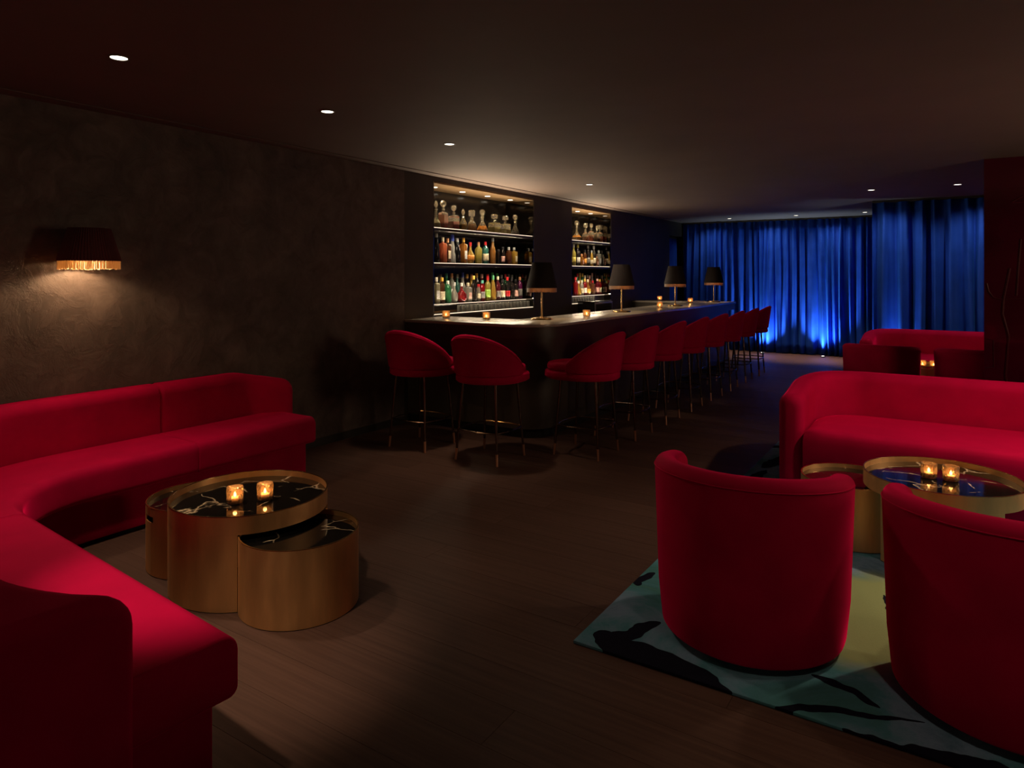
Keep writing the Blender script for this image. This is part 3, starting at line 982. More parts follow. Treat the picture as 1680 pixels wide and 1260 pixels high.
mid1 = [(P(140), 'tall', 'black', 'silver', None, .040, .36), (P(235), 'square', 'rose', 'cream', None, .040, .31), (P(300), 'square', 'brown', 'copper', 'cream', .036, .30), (P(348), 'bell', 'white', 'blue', None, .046, .375),
        (P(432), 'tall', 'black', 'silver', None, .042, .31), (P(535), 'square', 'amber', 'gold', 'white', .040, .32), (P(632), 'round', 'gold', 'red', 'orange', .050, .27), (P(752), 'spirit', 'yellow', 'copper', None, .048, .28),
        (P(850), 'spirit', 'teal', 'red', 'cream', .044, .29), (P(958), 'tall', 'amber', 'silver', None, .040, .35), (P(1040), 'tall', 'dark', 'black', None, .024, .20), (P(1105), 'spirit', 'dark', 'black', 'pink', .028, .24),
        (P(1190), 'square', 'brown', 'silver', None, .034, .24), (P(1268), 'square', 'gold', 'silver', 'cream', .042, .24)]
bottle_row(mid1, XM, Z_SH2, 'on middle shelf of wide niche', 'bottles on the middle shelf of the wide niche')
Q = lambda c: 925 + c / 7.0
front2 = [(Q(135), 'spirit', 'red', 'red', None, .036, .30), (Q(165), 'round', 'gold', 'white', None, .050, .24), (Q(205), 'spirit', 'clear', 'cream', 'cream', .034, .25), (Q(240), 'spirit', 'red', 'gold', 'white', .036, .27),
          (Q(275), 'round', 'amber', 'cream', 'gold', .046, .26), (Q(330), 'square', 'brown', 'red', None, .042, .24), (Q(385), 'spirit', 'wine', 'pink', 'pink', .036, .27), (Q(432), 'spirit', 'red', 'gold', 'cream', .034, .26)]
bottle_row(front2, XF, Z_STEP, 'in front row of narrow niche', 'bottles on the step of the narrow niche')
back2 = [(Q(170), 'wine', 'green', 'red', None, .034, .36), (Q(205), 'flask', 'gold', 'gold', None, .046, .37), (Q(255), 'wine', 'green', 'gold', None, .038, .36), (Q(305), 'flask', 'rose', 'cream', None, .046, .33),
         (Q(350), 'wine', 'wine', 'grey', None, .036, .34), (Q(385), 'flask', 'rose', 'pink', 'pink', .044, .33), (Q(415), 'flask', 'clear', 'pink', 'cream', .044, .37)]
bottle_row(back2, XB, Z_STEP, 'in back row of narrow niche', 'bottles behind on the step of the narrow niche')
mid2 = [(Q(112), 'wine', 'yellow', 'white', 'yellow', .038, .36), (Q(160), 'wine', 'dark', 'yellow', 'white', .040, .37), (Q(205), 'square', 'amber', 'copper', 'pink', .034, .20), (Q(240), 'spirit', 'brown', 'black', 'orange', .034, .27),
        (Q(278), 'wine', 'dark', 'grey', 'grey', .038, .36), (Q(318), 'tall', 'gold', 'grey', 'cream', .034, .27), (Q(345), 'wine', 'dark', 'silver', 'cream', .038, .35), (Q(408), 'square', 'copper', 'copper', 'pink', .034, .17),
        (Q(452), 'square', 'clear', 'silver', 'silver', .040, .28)]
bottle_row(mid2, XM, Z_SH2, 'on middle shelf of narrow niche', 'bottles on the middle shelf of the narrow niche')

# decanters with stoppers
def decanter(kind, liq, fill, r, h, stop, loc, label, group):
    t = thing('decanter', label, 'decanter', loc, random.uniform(-0.2, 0.2), group)
    if kind == 'square':
        pr = [(r * 1.25, 0), (r * 1.3, 0.006), (r * 1.3, h * 0.52), (r * 1.1, h * 0.57), (0.018, h * 0.60), (0.017, h * 0.68), (0.024, h * 0.71)]
        n, a0 = 4, pi / 4
    elif kind == 'cone':
        pr = [(r * 1.1, 0), (r * 1.2, 0.010), (r * 1.15, h * 0.12), (r * 0.55, h * 0.38), (0.018, h * 0.50), (0.017, h * 0.64), (0.028, h * 0.67)]
        n, a0 = 10, 0
    elif kind == 'ship':
        pr = [(r * 1.25, 0), (r * 1.35, 0.012), (r * 1.25, h * 0.18), (r * 0.5, h * 0.36), (0.016, h * 0.48), (0.015, h * 0.66), (0.022, h * 0.69)]
        n, a0 = 12, 0
    else:
        pr = [(r * 0.8, 0), (r * 1.1, h * 0.08), (r * 1.18, h * 0.22), (r * 0.95, h * 0.40), (0.022, h * 0.52), (0.016, h * 0.62), (0.024, h * 0.66)]
        n, a0 = 12, 0
    mb = MB().lathe(pr, n, a0=a0, a1=a0 + 2 * pi)
    mb.build('glass_body', 'cut', t, angle=20, bevel=0.004 if n == 4 else 0)
    zl = h * fill
    lp = []
    for (rr, z) in pr:
        if z < zl: lp.append((rr * 0.86, z + 0.006))
    def rad(z):
        for (r0, za), (r1, zb) in zip(pr, pr[1:]):
            if za <= z <= zb: return r0 + (r1 - r0) * (z - za) / max(1e-6, zb - za)
        return r
    lp.append((rad(zl) * 0.86, zl + 0.006))
    lp = [(q * 1.12, z) for q, z in lp]
    MB().lathe(lp, n, a0=a0, a1=a0 + 2 * pi).build('liquid', bglass(COLS[liq], 0.8), t, angle=20)
    z0 = pr[-1][1] + 0.001
    if stop == 'ball':
        k = h - z0; q = k * 0.5
        MB().lathe([(0.010, z0), (0.010, z0 + k * 0.2)] + [(max(0.001, q * 0.78 * sin(a)), z0 + k * 0.22 + q * 0.78 * (1 - cos(a))) for a in [0.5, 0.9, 1.3, 1.7, 2.1, 2.6, 3.0, 3.14]], 10).build('stopper', 'cut', t, angle=20)
    elif stop == 'cube':
        MB().lathe([(0.010, z0), (0.010, z0 + 0.01), (0.040, z0 + 0.016), (0.042, h - 0.008), (0.030, h)], 4, a0=pi / 4, a1=pi / 4 + 2 * pi).build('stopper', 'cut', t, angle=20)
    else:
        k = h - z0
        MB().lathe([(0.009, z0), (0.009, z0 + k * 0.15), (0.024, z0 + k * 0.5), (0.018, z0 + k * 0.8), (0.003, h)], 8).build('stopper', 'cut', t, angle=20)
    return t
XD = WALL - 0.17
dec1 = [(P(135), 'ship', 'pale', .30, .045, .33, 'point', 'slim decanter of pale spirit at left end of top shelf, wide niche'),
        (P(240), 'square', 'rose', .48, .048, .34, 'ball', 'tall square cut-glass decanter of rose amber spirit on top shelf'),
        (P(393), 'square', 'red', .32, .054, .30, 'ball', 'squat square decanter half full of red spirit on top shelf'),
        (P(530), 'round', 'gold', .28, .044, .27, 'point', 'small bulbous cut decanter with golden spirit on top shelf, wide niche'),
        (P(655), 'round', 'orange', .34, .052, .27, 'cube', 'bulbous decanter of orange spirit with cube stopper on top shelf'),
        (P(808), 'cone', 'orange', .26, .064, .30, 'ball', 'conical decanter of amber spirit with round stopper on top shelf'),
        (P(982), 'square', 'yellow', .30, .064, .255, 'cube', 'broad square decanter of yellow spirit with cube stopper'),
        (P(1140), 'square', 'yellow', .26, .060, .255, 'cube', 'broad dim square decanter right of the yellow one, wide niche'),
        (P(1282), 'cone', 'grey', .16, .056, .29, 'ball', 'conical nearly empty decanter on top shelf right half, wide niche')]
for (px, kind, liq, fill, r, h, st, lab) in dec1:
    decanter(kind, liq, fill, r, h, st, (XD, y_on(px, XD), Z_SH1 + 0.001), lab, 'decanters on the top shelf of the wide niche')
dec2 = [(Q(148), 'ship', 'orange', .24, .060, .33, 'ball', 'largest flat-bottomed decanter at left of narrow niche top shelf'),
        (Q(250), 'round', 'rose', .26, .052, .31, 'ball', 'round cut decanter second from left in narrow niche'),
        (Q(315), 'square', 'rose', .34, .042, .32, 'ball', 'tall square decanter third from left in narrow niche'),
        (Q(378), 'square', 'brown', .34, .042, .29, 'point', 'brown square decanter fourth from left in narrow niche'),
        (Q(440), 'square', 'rose', .36, .042, .31, 'cube', 'square decanter with cube stopper near right end of narrow niche')]
for (px, kind, liq, fill, r, h, st, lab) in dec2:
    decanter(kind, liq, fill, r, h, st, (XD, min(y_on(px, XD), N2[1] - 0.09), Z_SH1 + 0.001), lab, 'decanters on the top shelf of the narrow niche')

# upturned tumblers on the low glass shelf
tum = None
def tumbler_row(y0, y1, where, group):
    global tum
    n = int((y1 - y0) / 0.088)
    for i in range(n):
        lab = '%s upturned clear tumbler from left in glass row of %s' % (ORD[i], where)
        loc = (WALL - 0.062, y0 + 0.05 + i * 0.088, Z_GL + 0.002)
        if tum is None:
            o = MB().lathe([(0.040, 0), (0.041, 0.004), (0.036, 0.075), (0.033, 0.082), (0.0, 0.083), (0.0, 0.072), (0.031, 0.070), (0.037, 0.0), (0.040, 0)], 10).build('tumbler', 'clear', None, angle=25)
            tum = o
        else:
            o = tum.copy(); COL.objects.link(o)
        o.location = loc
        tag(o, lab, 'glass', group)
tumbler_row(y_on(748, WALL - 0.06), N1[1] - 0.02, 'wide niche', 'upturned tumblers in the wide niche')
tumbler_row(N2[0] + 0.02, y_on(976, WALL - 0.06), 'narrow niche', 'upturned tumblers in the narrow niche')
t = thing('drawer_box', 'small dark box left of the upturned tumblers in the wide niche', 'box', (0, 0, 0))
ya, yb = N1[0] + 0.02, y_on(746, WALL - 0.05)
MB().box(WALL - 0.110, WALL - 0.014, ya, yb, Z_GL + 0.002, Z_GL + 0.095).build('box_body', 'trimdark', t, smooth=False, bevel=0.003)
MB().box(WALL - 0.0139, WALL - 0.010, ya + 0.01, yb - 0.01, Z_GL + 0.012, Z_GL + 0.035).build('front_lip', 'nichewood', t, smooth=False)

# ================================================================== LAMPS
def pleated_shade(r0, r1, h, z0, n=48, depth=0.003):
    """tapered pleated shade, double walled"""
    v = []; f = []
    m = n * 2
    for (k, (inn, z)) in enumerate(((0, z0), (0, z0 + h), (1, z0 + h), (1, z0))):
        rr = r0 if z == z0 else r1
        for i in range(m):
            a = 2 * pi * i / m
            d = (depth if i % 2 else -depth) - (0.006 if inn else 0)
            v.append(((rr + d) * cos(a), (rr + d) * sin(a), z))
    for k in range(4):
        for i in range(m):
            j = (i + 1) % m
            q = (k + 1) % 4
            f.append((k * m + i, k * m + j, q * m + j, q * m + i))
    return MB().add(v, f)
def fringe_mesh(r, z0, z1, n=110):
    mb = MB(); rg = random.Random(2)
    for i in range(n):
        a = 2 * pi * i / n
        zz = z0 + rg.uniform(-0.004, 0.004)
        da = rg.uniform(-0.01, 0.01)
        w = pi * r / n * 0.82
        for rr in (r,):
            c, s = cos(a), sin(a); c2, s2 = cos(a + da), sin(a + da)
            v = [(rr * c - w * -s, rr * s - w * c, z1), (rr * c + w * -s, rr * s + w * c, z1),
                 (rr * c2 + w * -s2, rr * s2 + w * c2, zz), (rr * c2 - w * -s2, rr * s2 - w * c2, zz)]
            v += [((p[0]) * 0.985, p[1] * 0.985, p[2]) for p in v]
            mb.add(v, [(0, 1, 2, 3), (7, 6, 5, 4), (0, 4, 5, 1), (1, 5, 6, 2), (2, 6, 7, 3), (3, 7, 4, 0)])
    return mb
LAMPS = [(-3.66, 6.28, 'brass table lamp with dark fringed shade on the bar, nearest the corner'),
         (-3.52, 8.05, 'brass table lamp before the narrow niche, second along the bar'),
         (-3.50, 10.0, 'brass table lamp on the bar, left of the two against blue curtain'),
         (-3.46, 11.85, 'brass table lamp at the far end of the bar')]
lamp0 = None
for (x, y, lab) in LAMPS:
    if lamp0 is None:
        t = thing('table_lamp', lab, 'lamp', (x, y, BT), 0, 'fringed brass table lamps on the bar')
        MB().lathe([(0.112, 0.001), (0.116, 0.006), (0.114, 0.016), (0.090, 0.021), (0.022, 0.024), (0.016, 0.034), (0.0, 0.036)], 40).build('base', 'gold', t)
        MB().lathe([(0.0095, 0.034), (0.0095, 0.42), (0.014, 0.425), (0.014, 0.46), (0.0, 0.462)], 16).build('stem', 'gold', t)
        sh = pleated_shade(0.162, 0.100, 0.27, 0.335).build('shade', 'shade', t, angle=80)
        MB().lathe([(0.0, 0.596), (0.094, 0.596), (0.094, 0.600), (0.0, 0.600)], 32).build('shade_cap', 'shade', sh)
        fr = fringe_mesh(0.158, 0.292, 0.338).build('fringe', 'fringe_dim', sh, smooth=False)
        fr['kind'] = 'stuff'
        MB().lathe([(0.012, 0.4625), (0.020, 0.475), (0.025, 0.495), (0.018, 0.518), (0.0, 0.525)], 14).build('bulb', 'bulb', t)
        lamp0 = t
    else:
        copy_tree(lamp0, (x, y, BT), random.uniform(0, 3), lab)
    point('table_lamp_light', (x + 0.045, y - 0.0, BT + 0.40), 2.6, (1.0, 0.66, 0.34), 0.03)

# wall sconce
SCX, SCY = WALL + 0.205, 2.24
t = thing('wall_sconce', 'maroon pleated wall sconce with glowing gold fringe above the banquette', 'sconce', (SCX, SCY, 1.665))
sh = pleated_shade(0.180, 0.118, 0.212, 0.0, 60, 0.004).build('shade', 'sconce_shade', t, angle=80)
MB().lathe([(0.0, 0.204), (0.112, 0.204), (0.112, 0.208), (0.0, 0.208)], 32).build('shade_cap', 'sconce_shade', sh)
fr = fringe_mesh(0.177, -0.052, 0.004, 120).build('fringe', 'fringe', sh, smooth=False); fr['kind'] = 'stuff'
br = MB().lathe([(0.0, 0), (0.045, 0), (0.045, 0.012), (0.0, 0.014)], 24).build('wall_plate', 'bronze', t)
br.rotation_euler = (0, pi / 2, 0); br.location = (WALL - SCX + 0.0005, 0, 0.10)
MB().tube([(WALL - SCX + 0.012, 0, 0.10), (-0.06, 0, 0.10), (-0.02, 0, 0.115), (0, 0, 0.13)], 0.007, 10).build('arm', 'bronze', t)
MB().lathe([(0.012, 0.128), (0.022, 0.115), (0.024, 0.095), (0.014, 0.075), (0.0, 0.07)], 14).build('bulb', 'bulb', t)
point('sconce_or_fill_light', (SCX - 0.05, SCY, 1.68), 6.5, (1.0, 0.66, 0.36), 0.03)

# ================================================================== VOTIVE CANDLES
def votive_make(label, loc):
    t = thing('votive_candle', label, 'candle', loc, random.uniform(0, 3), 'votive candles in amber cut glass')
    n, rows = 20, 9
    v = []; f = []
    for j in range(rows):
        z = 0.004 + 0.078 * j / (rows - 1)
        for i in range(n):
            a = 2 * pi * (i + 0.5 * (j % 2)) / n
            rr = 0.0375 + 0.003 * j / (rows - 1) + (0.0022 if (i % 2) == (j // 2) % 2 else -0.0006)
            v.append((rr * cos(a), rr * sin(a), z))
    for j in range(rows - 1):
        for i in range(n):
            q = (i + 1) % n
            a, b, c, d = j * n + i, j * n + q, (j + 1) * n + q, (j + 1) * n + i
            f += ([(a, b, d), (b, c, d)] if j % 2 == 0 else [(a, b, c), (a, c, d)])
    o = len(v)
    for (rr, z) in ((0.0375, 0.083), (0.034, 0.012)):
        for i in range(n):
            a = 2 * pi * (i + 0.5 * ((rows - 1) % 2)) / n
            v.append((rr * cos(a), rr * sin(a), z))
    for i in range(n):
        q = (i + 1) % n
        f.append(((rows - 1) * n + i, (rows - 1) * n + q, o + q, o + i))
        f.append((o + i, o + q, o + n + q, o + n + i))
    f += [tuple(reversed(range(n))), tuple(range(o + n, o + 2 * n))]
    MB().add(v, f).build('glass_cup', 'votive', t, smooth=False)
    MB().lathe([(0.0, 0.011), (0.026, 0.011), (0.027, 0.030), (0.0, 0.029)], 16).build('wax', 'wax', t)
    MB().lathe([(0.002, 0.0305), (0.006, 0.036), (0.007, 0.042), (0.004, 0.051), (0.0, 0.058)], 10).build('flame', 'flame', t)
    return t
TBL_L = (-3.075, 2.26)
TBL_R = (-0.045, 4.50)
TBL_F = (-0.16, 9.99)
HT = 0.447
CAND = [((-4.62, 5.86, BT), 'votive candle on the short side of the bar, closest to the wall'),
        ((-4.10, 5.88, BT), 'votive candle on the short side of the bar, between the two bar stools'),
        ((-3.42, 6.86, BT), 'votive candle on the long side of the bar, right of the nearest lamp'),
        ((-3.50, 9.35, BT), 'votive candle on the bar just left of the third lamp'),
        ((-4.45, 11.88, BT), 'votive candle on the far return of the bar by the wall'),
        ((-3.66, 11.2, BT), 'votive candle on the bar between the two farthest lamps'),
        ((TBL_L[0] + 0.01, TBL_L[1] - 0.10, HT - 0.03), 'left votive candle on the round table by the banquette'),
        ((TBL_L[0] + 0.09, TBL_L[1] + 0.02, HT - 0.03), 'right votive candle on the round table by the banquette'),
        ((TBL_R[0] - 0.06, TBL_R[1] + 0.02, HT - 0.03), 'left votive candle on the round table before the near sofa'),
        ((TBL_R[0] + 0.045, TBL_R[1] + 0.02, HT - 0.03), 'right votive candle on the round table before the near sofa'),
        ((TBL_F[0] - 0.14, TBL_F[1] + 0.0, HT - 0.03), 'left votive candle seen between the far red chairs'),
        ((TBL_F[0] - 0.02, TBL_F[1] + 0.0, HT - 0.03), 'right votive candle seen between the far red chairs')]
v0 = None
for loc, lab in CAND:
    if v0 is None:
        v0 = votive_make(lab, loc)
    else:
        copy_tree(v0, loc, random.uniform(0, 3), lab)
    point('candle_light', (loc[0], loc[1], loc[2] + 0.050), 0.22, AMBER, 0.008)

# ================================================================== BAR STOOLS
def make_stool():
    t = thing('bar_stool', '', 'bar stool', (0, 0, 0), 0, 'red velvet bar stools')
    r, arm = 0.275, 0.06
    path = Path(polyline([(-r, arm), ('a', 0, 0, r, 180, 360), (r, arm)]))
    zb, ztop, zarm = 0.735, 1.085, 0.80
    def prof(s):
        k = abs(s - path.L / 2) / (path.L / 2)
        zt = zarm + (ztop - zarm) * cos(min(1, k) * pi / 2) ** 0.95
        out = []
        for (o, z) in rrect(-0.022, 0.022, zb, zt, 0.0215, 0.008, 4):
            out.append((o - 0.13 * (z - 0.67), z))
        return out
    sweep(MB(), path, prof, 0.03, end=0.02, k=4).build('backrest', 'stool_red', t, angle=70)
    # rim welt following the top edge
    pts = []
    for i in range(41):
        s = path.L * (0.03 + 0.94 * i / 40)
        Pp, Nn = path.frame(s)
        k = abs(s - path.L / 2) / (path.L / 2)
        zt = zarm + (ztop - zarm) * cos(min(1, k) * pi / 2) ** 0.95 - 0.026
        o = -0.022 - 0.13 * (zt - 0.67) - 0.001
        pts.append((Pp[0] + Nn[0] * o, Pp[1] + Nn[1] * o, zt))
    MB().tube(pts, 0.0035, 6).build('welt', 'stool_red', t)
    # seat base band and cushion
    def stad(rr, z0, z1, rb, fw):
        out = []
        for i in range(48):
            a = 2 * pi * i / 48
            out.append((rr * cos(a), rr * sin(a) + (fw if sin(a) > 0 else 0) * min(1, abs(sin(a)) * 4)))
        n = 48
        ks = [(1 - rb / rr, z0), (1, z0 + rb * 0.7), (1, z1 - rb), (1 - 0.3 * rb / rr, z1 - 0.3 * rb), (1 - rb / rr, z1)]
        v = [(x * k, y * k, z) for (k, z) in ks for (x, y) in out]
        f = []
        for j in range(len(ks) - 1):
            for i in range(n):
                q = (i + 1) % n
                f.append((j * n + i, j * n + q, (j + 1) * n + q, (j + 1) * n + i))
        f += [tuple(reversed(range(n))), tuple(range((len(ks) - 1) * n, len(ks) * n))]
        return MB().add(v, f)
    stad(0.297, 0.668, 0.734, 0.014, 0.08).build('seat_base', 'stool_red', t, angle=60)
    stad(0.250, 0.7345, 0.800, 0.025, 0.11).build('seat_cushion', 'stool_red', t, angle=60)
    lt, lb_ = 0.165, 0.205
    for sx in (-1, 1):
        for sy in (-1, 1):
            L = MB().tube([(sx * lt, sy * lt, 0.668), (sx * lb_, sy * lb_, 0.10)], 0.0135, 10, 0.0105).build('leg', 'bronze', t)
            MB().tube([(sx * lb_, sy * lb_, 0.0998), (sx * (lb_ + 0.007), sy * (lb_ + 0.007), 0.001)], 0.0118, 10, 0.0100).build('foot_tip', 'copper', L)
    q = lb_ - 0.011
    zf = 0.262
    for (a, b, out) in (((-q, -q), (q, -q), (0, -1)), ((q, -q), (q, q), (1, 0)), ((q, q), (-q, q), (0, 1)), ((-q, q), (-q, -q), (-1, 0))):
        pts = []
        for i in range(9):
            k = i / 8
            bow = 0.030 * 4 * k * (1 - k)
            pts.append((a[0] + (b[0] - a[0]) * k + out[0] * bow, a[1] + (b[1] - a[1]) * k + out[1] * bow, zf))
        MB().tube(pts, 0.0075, 8).build('footrest_bar', 'gold' if out == (0, 1) else 'bronze', t)
    return t
s0 = make_stool()
s0.location = (-4.12, 4.87, 0)
s0['label'] = 'red velvet bar stool at the short side of the bar, closest to the wall'
copy_tree(s0, (-3.34, 4.85, 0), 0.0, 'red velvet bar stool at the short side of the bar, beside the rounded corner')
for k in range(8):
    copy_tree(s0, (-2.72 + 0.0 * k, 5.45 + 0.82 * k, 0), pi / 2 + random.uniform(-0.05, 0.05),
              ['red velvet bar stool on the long side of the bar, nearest the corner', 'second red velvet bar stool from the corner on the long side',
               'third red velvet bar stool from the corner on the long side', 'fourth red velvet bar stool from the corner on the long side',
               'fifth red velvet bar stool from the corner on the long side', 'sixth red velvet bar stool from the corner on the long side',
               'last but one red velvet bar stool before the blue curtain', 'last red velvet bar stool, at the far end by the blue curtain'][k])

# ================================================================== CURVED BANQUETTE (left)
bq = thing('banquette', 'large curved red velvet banquette along the plaster wall, left foreground', 'sofa', (0, 0, 0))
ang = math.degrees(atan2(-0.16, 1.76))      # slight angle of the near leg
RI = 0.55
ccx, ccy = -3.60, 2.02
ex, ey = -1.86, 1.325
front = Path(polyline([(-4.15, 3.64), ('a', ccx, ccy, RI, 180, 270 + ang), (ex, ey)]))
# heading -y then +x : left normal points to the inside, so the seat lies at negative offsets
def seat_prof(t):
    return rrect(-0.535, 0.0, 0.275, 0.472, 0.055, 0.03, 6)
LQ = front.L
cuts = [0.0, 0.98, LQ * 0.58, LQ]
for a, b in zip(cuts, cuts[1:]):
    sweep(MB(), front, seat_prof, 0.05, a + 0.0008, b - 0.0008, end=0.008 if (a > 0 and b < LQ) else 0.008, k=3).build('seat_cushion', 'red', bq, angle=60)
def base_prof(t):
    return rrect(-0.53, -0.055, 0.03, 0.274, 0.004, 0.004, 2)
sweep(MB(), front, base_prof, 0.06, 0.05, LQ - 0.05, end=0.01, k=2).build('base', 'red', bq, angle=60)
def plinth_prof(t):
    return rrect(-0.68, -0.09, 0.001, 0.0299, 0.003, 0.003, 2)
sweep(MB(), front, plinth_prof, 0.06, 0.08, LQ - 0.08, end=0.01, k=2).build('plinth', 'felt', bq, angle=60)
# backrest: follows the seat at a distance and hooks inward at both ends
off = 0.635
dirx, diry = cos(radians(ang)), sin(radians(ang))
nx, ny = diry, -dirx                         # outward normal of the near leg
xl = -4.15 - off
pb = (ex + nx * off, ey + ny * off)
hook = 0.30
hk2 = 0.37
seg = []
seg.append((xl, 3.70))
seg += [('a', ccx, ccy, RI + off, 180, 270 + ang)]
seg.append((pb[0] + dirx * 0.05, pb[1] + diry * 0.05))
backp = Path(polyline(seg))
LB = backp.L
def back_prof(t):
    d = min(t, LB - t)
    k = min(1.0, d / 0.38)
    zt = 0.735 + 0.065 * (k * k * (3 - 2 * k))
    g = max(0.0, 1 - d / 0.30) ** 1.5
    return rrect(-0.098, 0.098 + 0.24 * g, 0.035, zt, 0.075, 0.02, 6)
cuts = [0.0, 0.98, LB * 0.42, LB * 0.70, LB]
for i, (a, b) in enumerate(zip(cuts, cuts[1:])):
    sweep(MB(), backp, back_prof, 0.05, a + 0.0006, b - 0.0006, end=0.028 if a > 0 else 0.06, k=6, end2=0.028 if b < LB else 0.05).build('back_cushion', 'red', bq, angle=60)

# ================================================================== SOFAS WITH CURVED BACK (right)
def make_sofa(label, loc):
    t = thing('sofa', label, 'sofa', loc, 0, 'curved red velvet sofas')
    W, r = 1.14, 0.42
    y_arm, y_back = -0.42, 0.46
    path = Path(polyline([(-W, y_arm), ('a', -W + r, y_back - r, r, 180, 90), ('a', W - r, y_back - r, r, 90, 0), (W, y_arm)]))
    def prof(s):
        d = min(s, path.L - s)
        k = min(1.0, d / 0.85)
        zt = 0.70 + 0.09 * (k * k * (3 - 2 * k))
        return rrect(-0.085, 0.085, 0.045, zt, 0.075, 0.02, 6)
    sweep(MB(), path, prof, 0.05, end=0.06).build('back_and_arms', 'red', t, angle=60)
    # seat block filling the inside
    ins = 0.087
    out = [(-W + ins, y_arm - 0.02)] + [(-W + r + (r - ins) * cos(radians(180 - 9 * i)), y_back - r + (r - ins) * sin(radians(180 - 9 * i))) for i in range(11)]
    out += [(W - r + (r - ins) * cos(radians(90 - 9 * i)), y_back - r + (r - ins) * sin(radians(90 - 9 * i))) for i in range(11)] + [(W - ins, y_arm - 0.02)]
    # slightly bowed front
    nfr = 20
    for i in range(1, nfr):
        k = i / nfr
        out.append((W - ins - 2 * (W - ins) * k, y_arm - 0.02 - 0.03 * 4 * k * (1 - k)))
    n = len(out)
    cx, cy = 0.0, 0.0
    ks = [(0.985, 0.045), (1.0, 0.06), (1.0, 0.385), (0.992, 0.425), (0.972, 0.450), (0.94, 0.462), (0.85, 0.468)]
    v = []; f = []
    for (k, z) in ks:
        ix = (1 - k)
        for (x, y) in out:
            v.append((x * (1 - ix * 0.55), cy + (y - cy) * (1 - ix * 1.2), z))
    for j in range(len(ks) - 1):
        for i in range(n):
            q = (i + 1) % n
            f.append((j * n + i, j * n + q, (j + 1) * n + q, (j + 1) * n + i))
    f += [tuple(reversed(range(n))), tuple(range((len(ks) - 1) * n, len(ks) * n))]
    MB().add(v, f).build('seat', 'red', t, angle=60)
    MB().box(-W + 0.12, W - 0.12, y_arm + 0.06, y_back - 0.12, 0.002, 0.0445).build('plinth', 'felt', t, smooth=False)
    return t
RUGT = 0.014
sofa0 = make_sofa('red velvet curved-back sofa on the leaf rug behind the round table', (0.17, 5.62, RUGT))
copy_tree(sofa0, (0.16, 10.89, 0.0), 0, 'distant red velvet curved-back sofa against the forward blue curtain')

# ================================================================== BARREL CHAIRS
def make_chair(label, loc, rz):
    t = thing('barrel_chair', label, 'chair', loc, rz, 'red velvet barrel chairs')
    r, arm = 0.360, 0.10
    path = Path(polyline([(-r, arm), ('a', 0, 0, r, 180, 360), (r, arm)]))
    zt0 = 0.772
    def prof(s):
        k = abs(s - path.L / 2) / (path.L / 2)
        zt = zt0 - 0.050 * k ** 2.2
        out = []
        for (o, z) in rrect(-0.040, 0.066, 0.030, zt, 0.046, 0.012, 6):
            b = -0.025 * (z - 0.03) / 0.72
            if z < 0.14: b += 0.022 * (1 - z / 0.14) ** 2
            out.append((o + b + 0.012, z))
        return out
    sweep(MB(), path, prof, 0.035, end=0.036).build('shell', 'red', t, angle=70)
    pts = []
    for i in range(49):
        s = path.L * (0.04 + 0.92 * i / 48)
        Pp, Nn = path.frame(s)
        zt = prof(s)
        k = abs(s - path.L / 2) / (path.L / 2)
        zz = zt0 - 0.050 * k ** 2.2 - 0.040
        o = -0.040 - 0.025 * (zz - 0.03) / 0.72 + 0.012 - 0.0005
        pts.append((Pp[0] + Nn[0] * o, Pp[1] + Nn[1] * o, zz))
    MB().tube(pts, 0.0028, 6).build('piping', 'red', t)
    def pad(rr, z0, z1, rb, fw, name):
        out = []
        for i in range(56):
            a = 2 * pi * i / 56
            out.append((rr * cos(a), rr * sin(a) + (fw if sin(a) > 0 else 0) * min(1, abs(sin(a)) * 5)))
        n = 56
        ks = [(1 - 0.5 * rb / rr, z0), (1, z0 + rb * 0.5), (1, z1 - rb), (1 - 0.3 * rb / rr, z1 - 0.3 * rb), (1 - rb / rr, z1), (1 - 3 * rb / rr, z1 + rb * 0.15)]
        v = [(x * k, y * k, z) for (k, z) in ks for (x, y) in out]
        f = []
        for j in range(len(ks) - 1):
            for i in range(n):
                q = (i + 1) % n
                f.append((j * n + i, j * n + q, (j + 1) * n + q, (j + 1) * n + i))
        f += [tuple(reversed(range(n))), tuple(range((len(ks) - 1) * n, len(ks) * n))]
        MB().add(v, f).build(name, 'red', t, angle=60)
    pad(0.276, 0.034, 0.30, 0.015, 0.05, 'base')
    pad(0.283, 0.3005, 0.45, 0.04, 0.09, 'seat_cushion')
    MB().lathe([(0.0, 0.001), (0.27, 0.001), (0.27, 0.0295), (0.0, 0.0295)], 40).build('plinth', 'felt', t)
    return t
ch0 = make_chair('red velvet barrel chair seen from behind, fully in view on the rug', (-0.745, 3.10, RUGT), 0)
copy_tree(ch0, (0.18, 3.08, RUGT), 0, 'red velvet barrel chair cut off by the right picture edge')
copy_tree(ch0, (-0.70, 9.2, 0), 0, 'distant red velvet barrel chair left of the far candles')
copy_tree(ch0, (0.245, 9.18, 0), 0, 'distant red velvet barrel chair beside the red lacquer wall')

# ================================================================== RUG
o = MB().box(-1.36, 1.75, 2.60, 7.0, 0.0006, RUGT - 0.0006).build('rug', 'rug', None, smooth=False, bevel=0.003)
tag(o, 'teal and olive leaf-patterned rug under the chairs and near sofa', 'rug')

